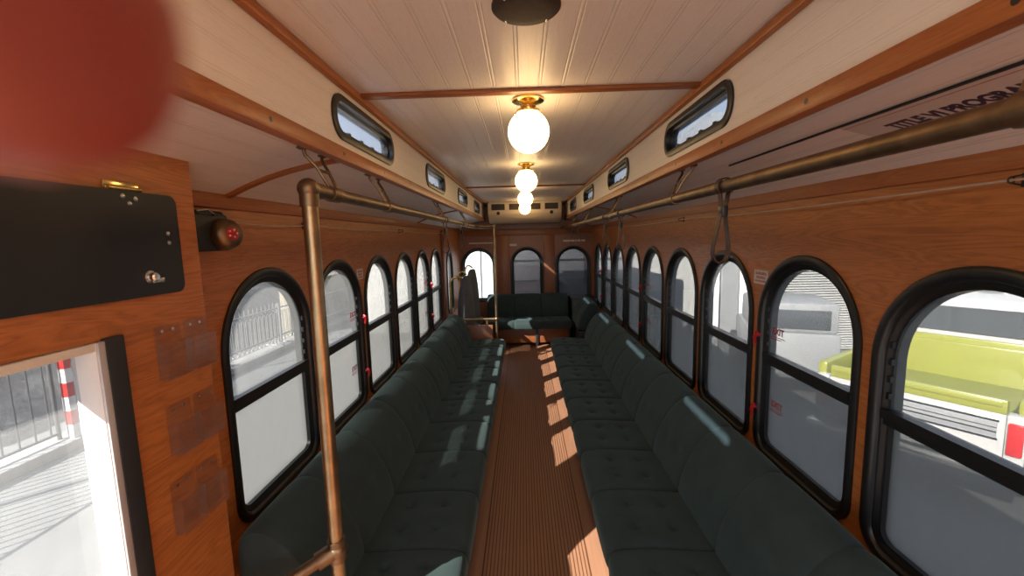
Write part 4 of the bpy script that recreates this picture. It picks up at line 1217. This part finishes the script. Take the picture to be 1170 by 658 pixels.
for x0, x1 in ((-0.28, 0.40), (0.48, 1.20), (1.28, 2.0)):
    bm = NB(); box(bm, x0, x1, 8.57, 8.61, 0.78, 1.66, 0.02); obj('windscreen', bm, M['galv'], t, 30, 'grey reflecting windscreen')
for x in (0.43, 1.23):
    bm = NB(); box(bm, x - 0.03, x + 0.03, 8.555, 8.60, 0.72, 1.7, 0.01); obj('mullion', bm, M['dark_body'], t, 30)
bm = NB(); box(bm, -0.35, 2.07, 8.55, 8.6, 1.18, 1.21); obj('wiper_bar', bm, M['tyre'], t, 0)
bm = NB(); box(bm, -0.36, 2.08, 8.5, 8.62, GZ + 0.35, GZ + 0.6, 0.03); obj('bumper', bm, M['galv'], t, 30)
for x in (-0.3, 1.8):
    bm = NB(); lathe(bm, [(0.2, 0), (0.45, 0.0), (0.48, 0.04), (0.48, 0.25), (0.0, 0.25)], (x, 10, GZ + 0.48), (1, 0, 0), 24); obj('wheel', bm, M['tyre'], t, 40)

# ------------------------------------------------------------------ light
SUN_DIR = Vector((1.0, 1.08, -0.88))
sl = bpy.data.lights.new('sun', 'SUN'); sl.energy = 20.0; sl.color = (1.0, 0.93, 0.84); sl.angle = R(0.53)
so = link(bpy.data.objects.new('sun', sl)); so.rotation_euler = SUN_DIR.to_track_quat('-Z', 'Y').to_euler(); so.location = (-8, -8, 8)
w = bpy.data.worlds.new('sky'); SC.world = w; w.use_nodes = True
nt = w.node_tree; nt.nodes.clear()
out = nt.nodes.new('ShaderNodeOutputWorld'); bg = nt.nodes.new('ShaderNodeBackground'); bg.inputs[1].default_value = 1.0
tc = nt.nodes.new('ShaderNodeTexCoord'); sp = nt.nodes.new('ShaderNodeSeparateXYZ'); rp = nt.nodes.new('ShaderNodeValToRGB')
nt.links.new(tc.outputs['Generated'], sp.inputs[0]); nt.links.new(sp.outputs[2], rp.inputs[0])
el = rp.color_ramp.elements
el[0].position = 0.0; el[0].color = (0.92, 0.935, 0.95, 1); el[1].position = 0.7; el[1].color = (0.48, 0.64, 0.92, 1)
nt.links.new(rp.outputs[0], bg.inputs[0]); nt.links.new(bg.outputs[0], out.inputs[0])
bg.inputs[1].default_value = 1.6

# ------------------------------------------------------------------ camera
cd = bpy.data.cameras.new('camera'); cd.sensor_width = 36; cd.sensor_fit = 'HORIZONTAL'; cd.lens = F / 1170 * 36
cd.clip_start = 0.002; cd.clip_end = 300
cd.dof.use_dof = True; cd.dof.focus_distance = 3.0; cd.dof.aperture_fstop = 7.0
co = link(bpy.data.objects.new('camera', cd))
up_w = -cam_d; bk = -cam_f
co.matrix_world = Matrix(((cam_r.x, up_w.x, bk.x, CAMP.x), (cam_r.y, up_w.y, bk.y, CAMP.y), (cam_r.z, up_w.z, bk.z, CAMP.z), (0, 0, 0, 1)))
SC.camera = co
SC.view_settings.view_transform = 'Standard'; SC.view_settings.look = 'None'
SC.view_settings.gamma = 1.0; SC.view_settings.exposure = 1.25; SC.view_settings.use_curve_mapping = False
SC.cycles.use_denoising = True
SC.cycles.max_bounces = 10; SC.cycles.diffuse_bounces = 6; SC.cycles.transparent_max_bounces = 24
SC.cycles.sample_clamp_indirect = 8.0
SC.cycles.caustics_reflective = False; SC.cycles.caustics_refractive = False
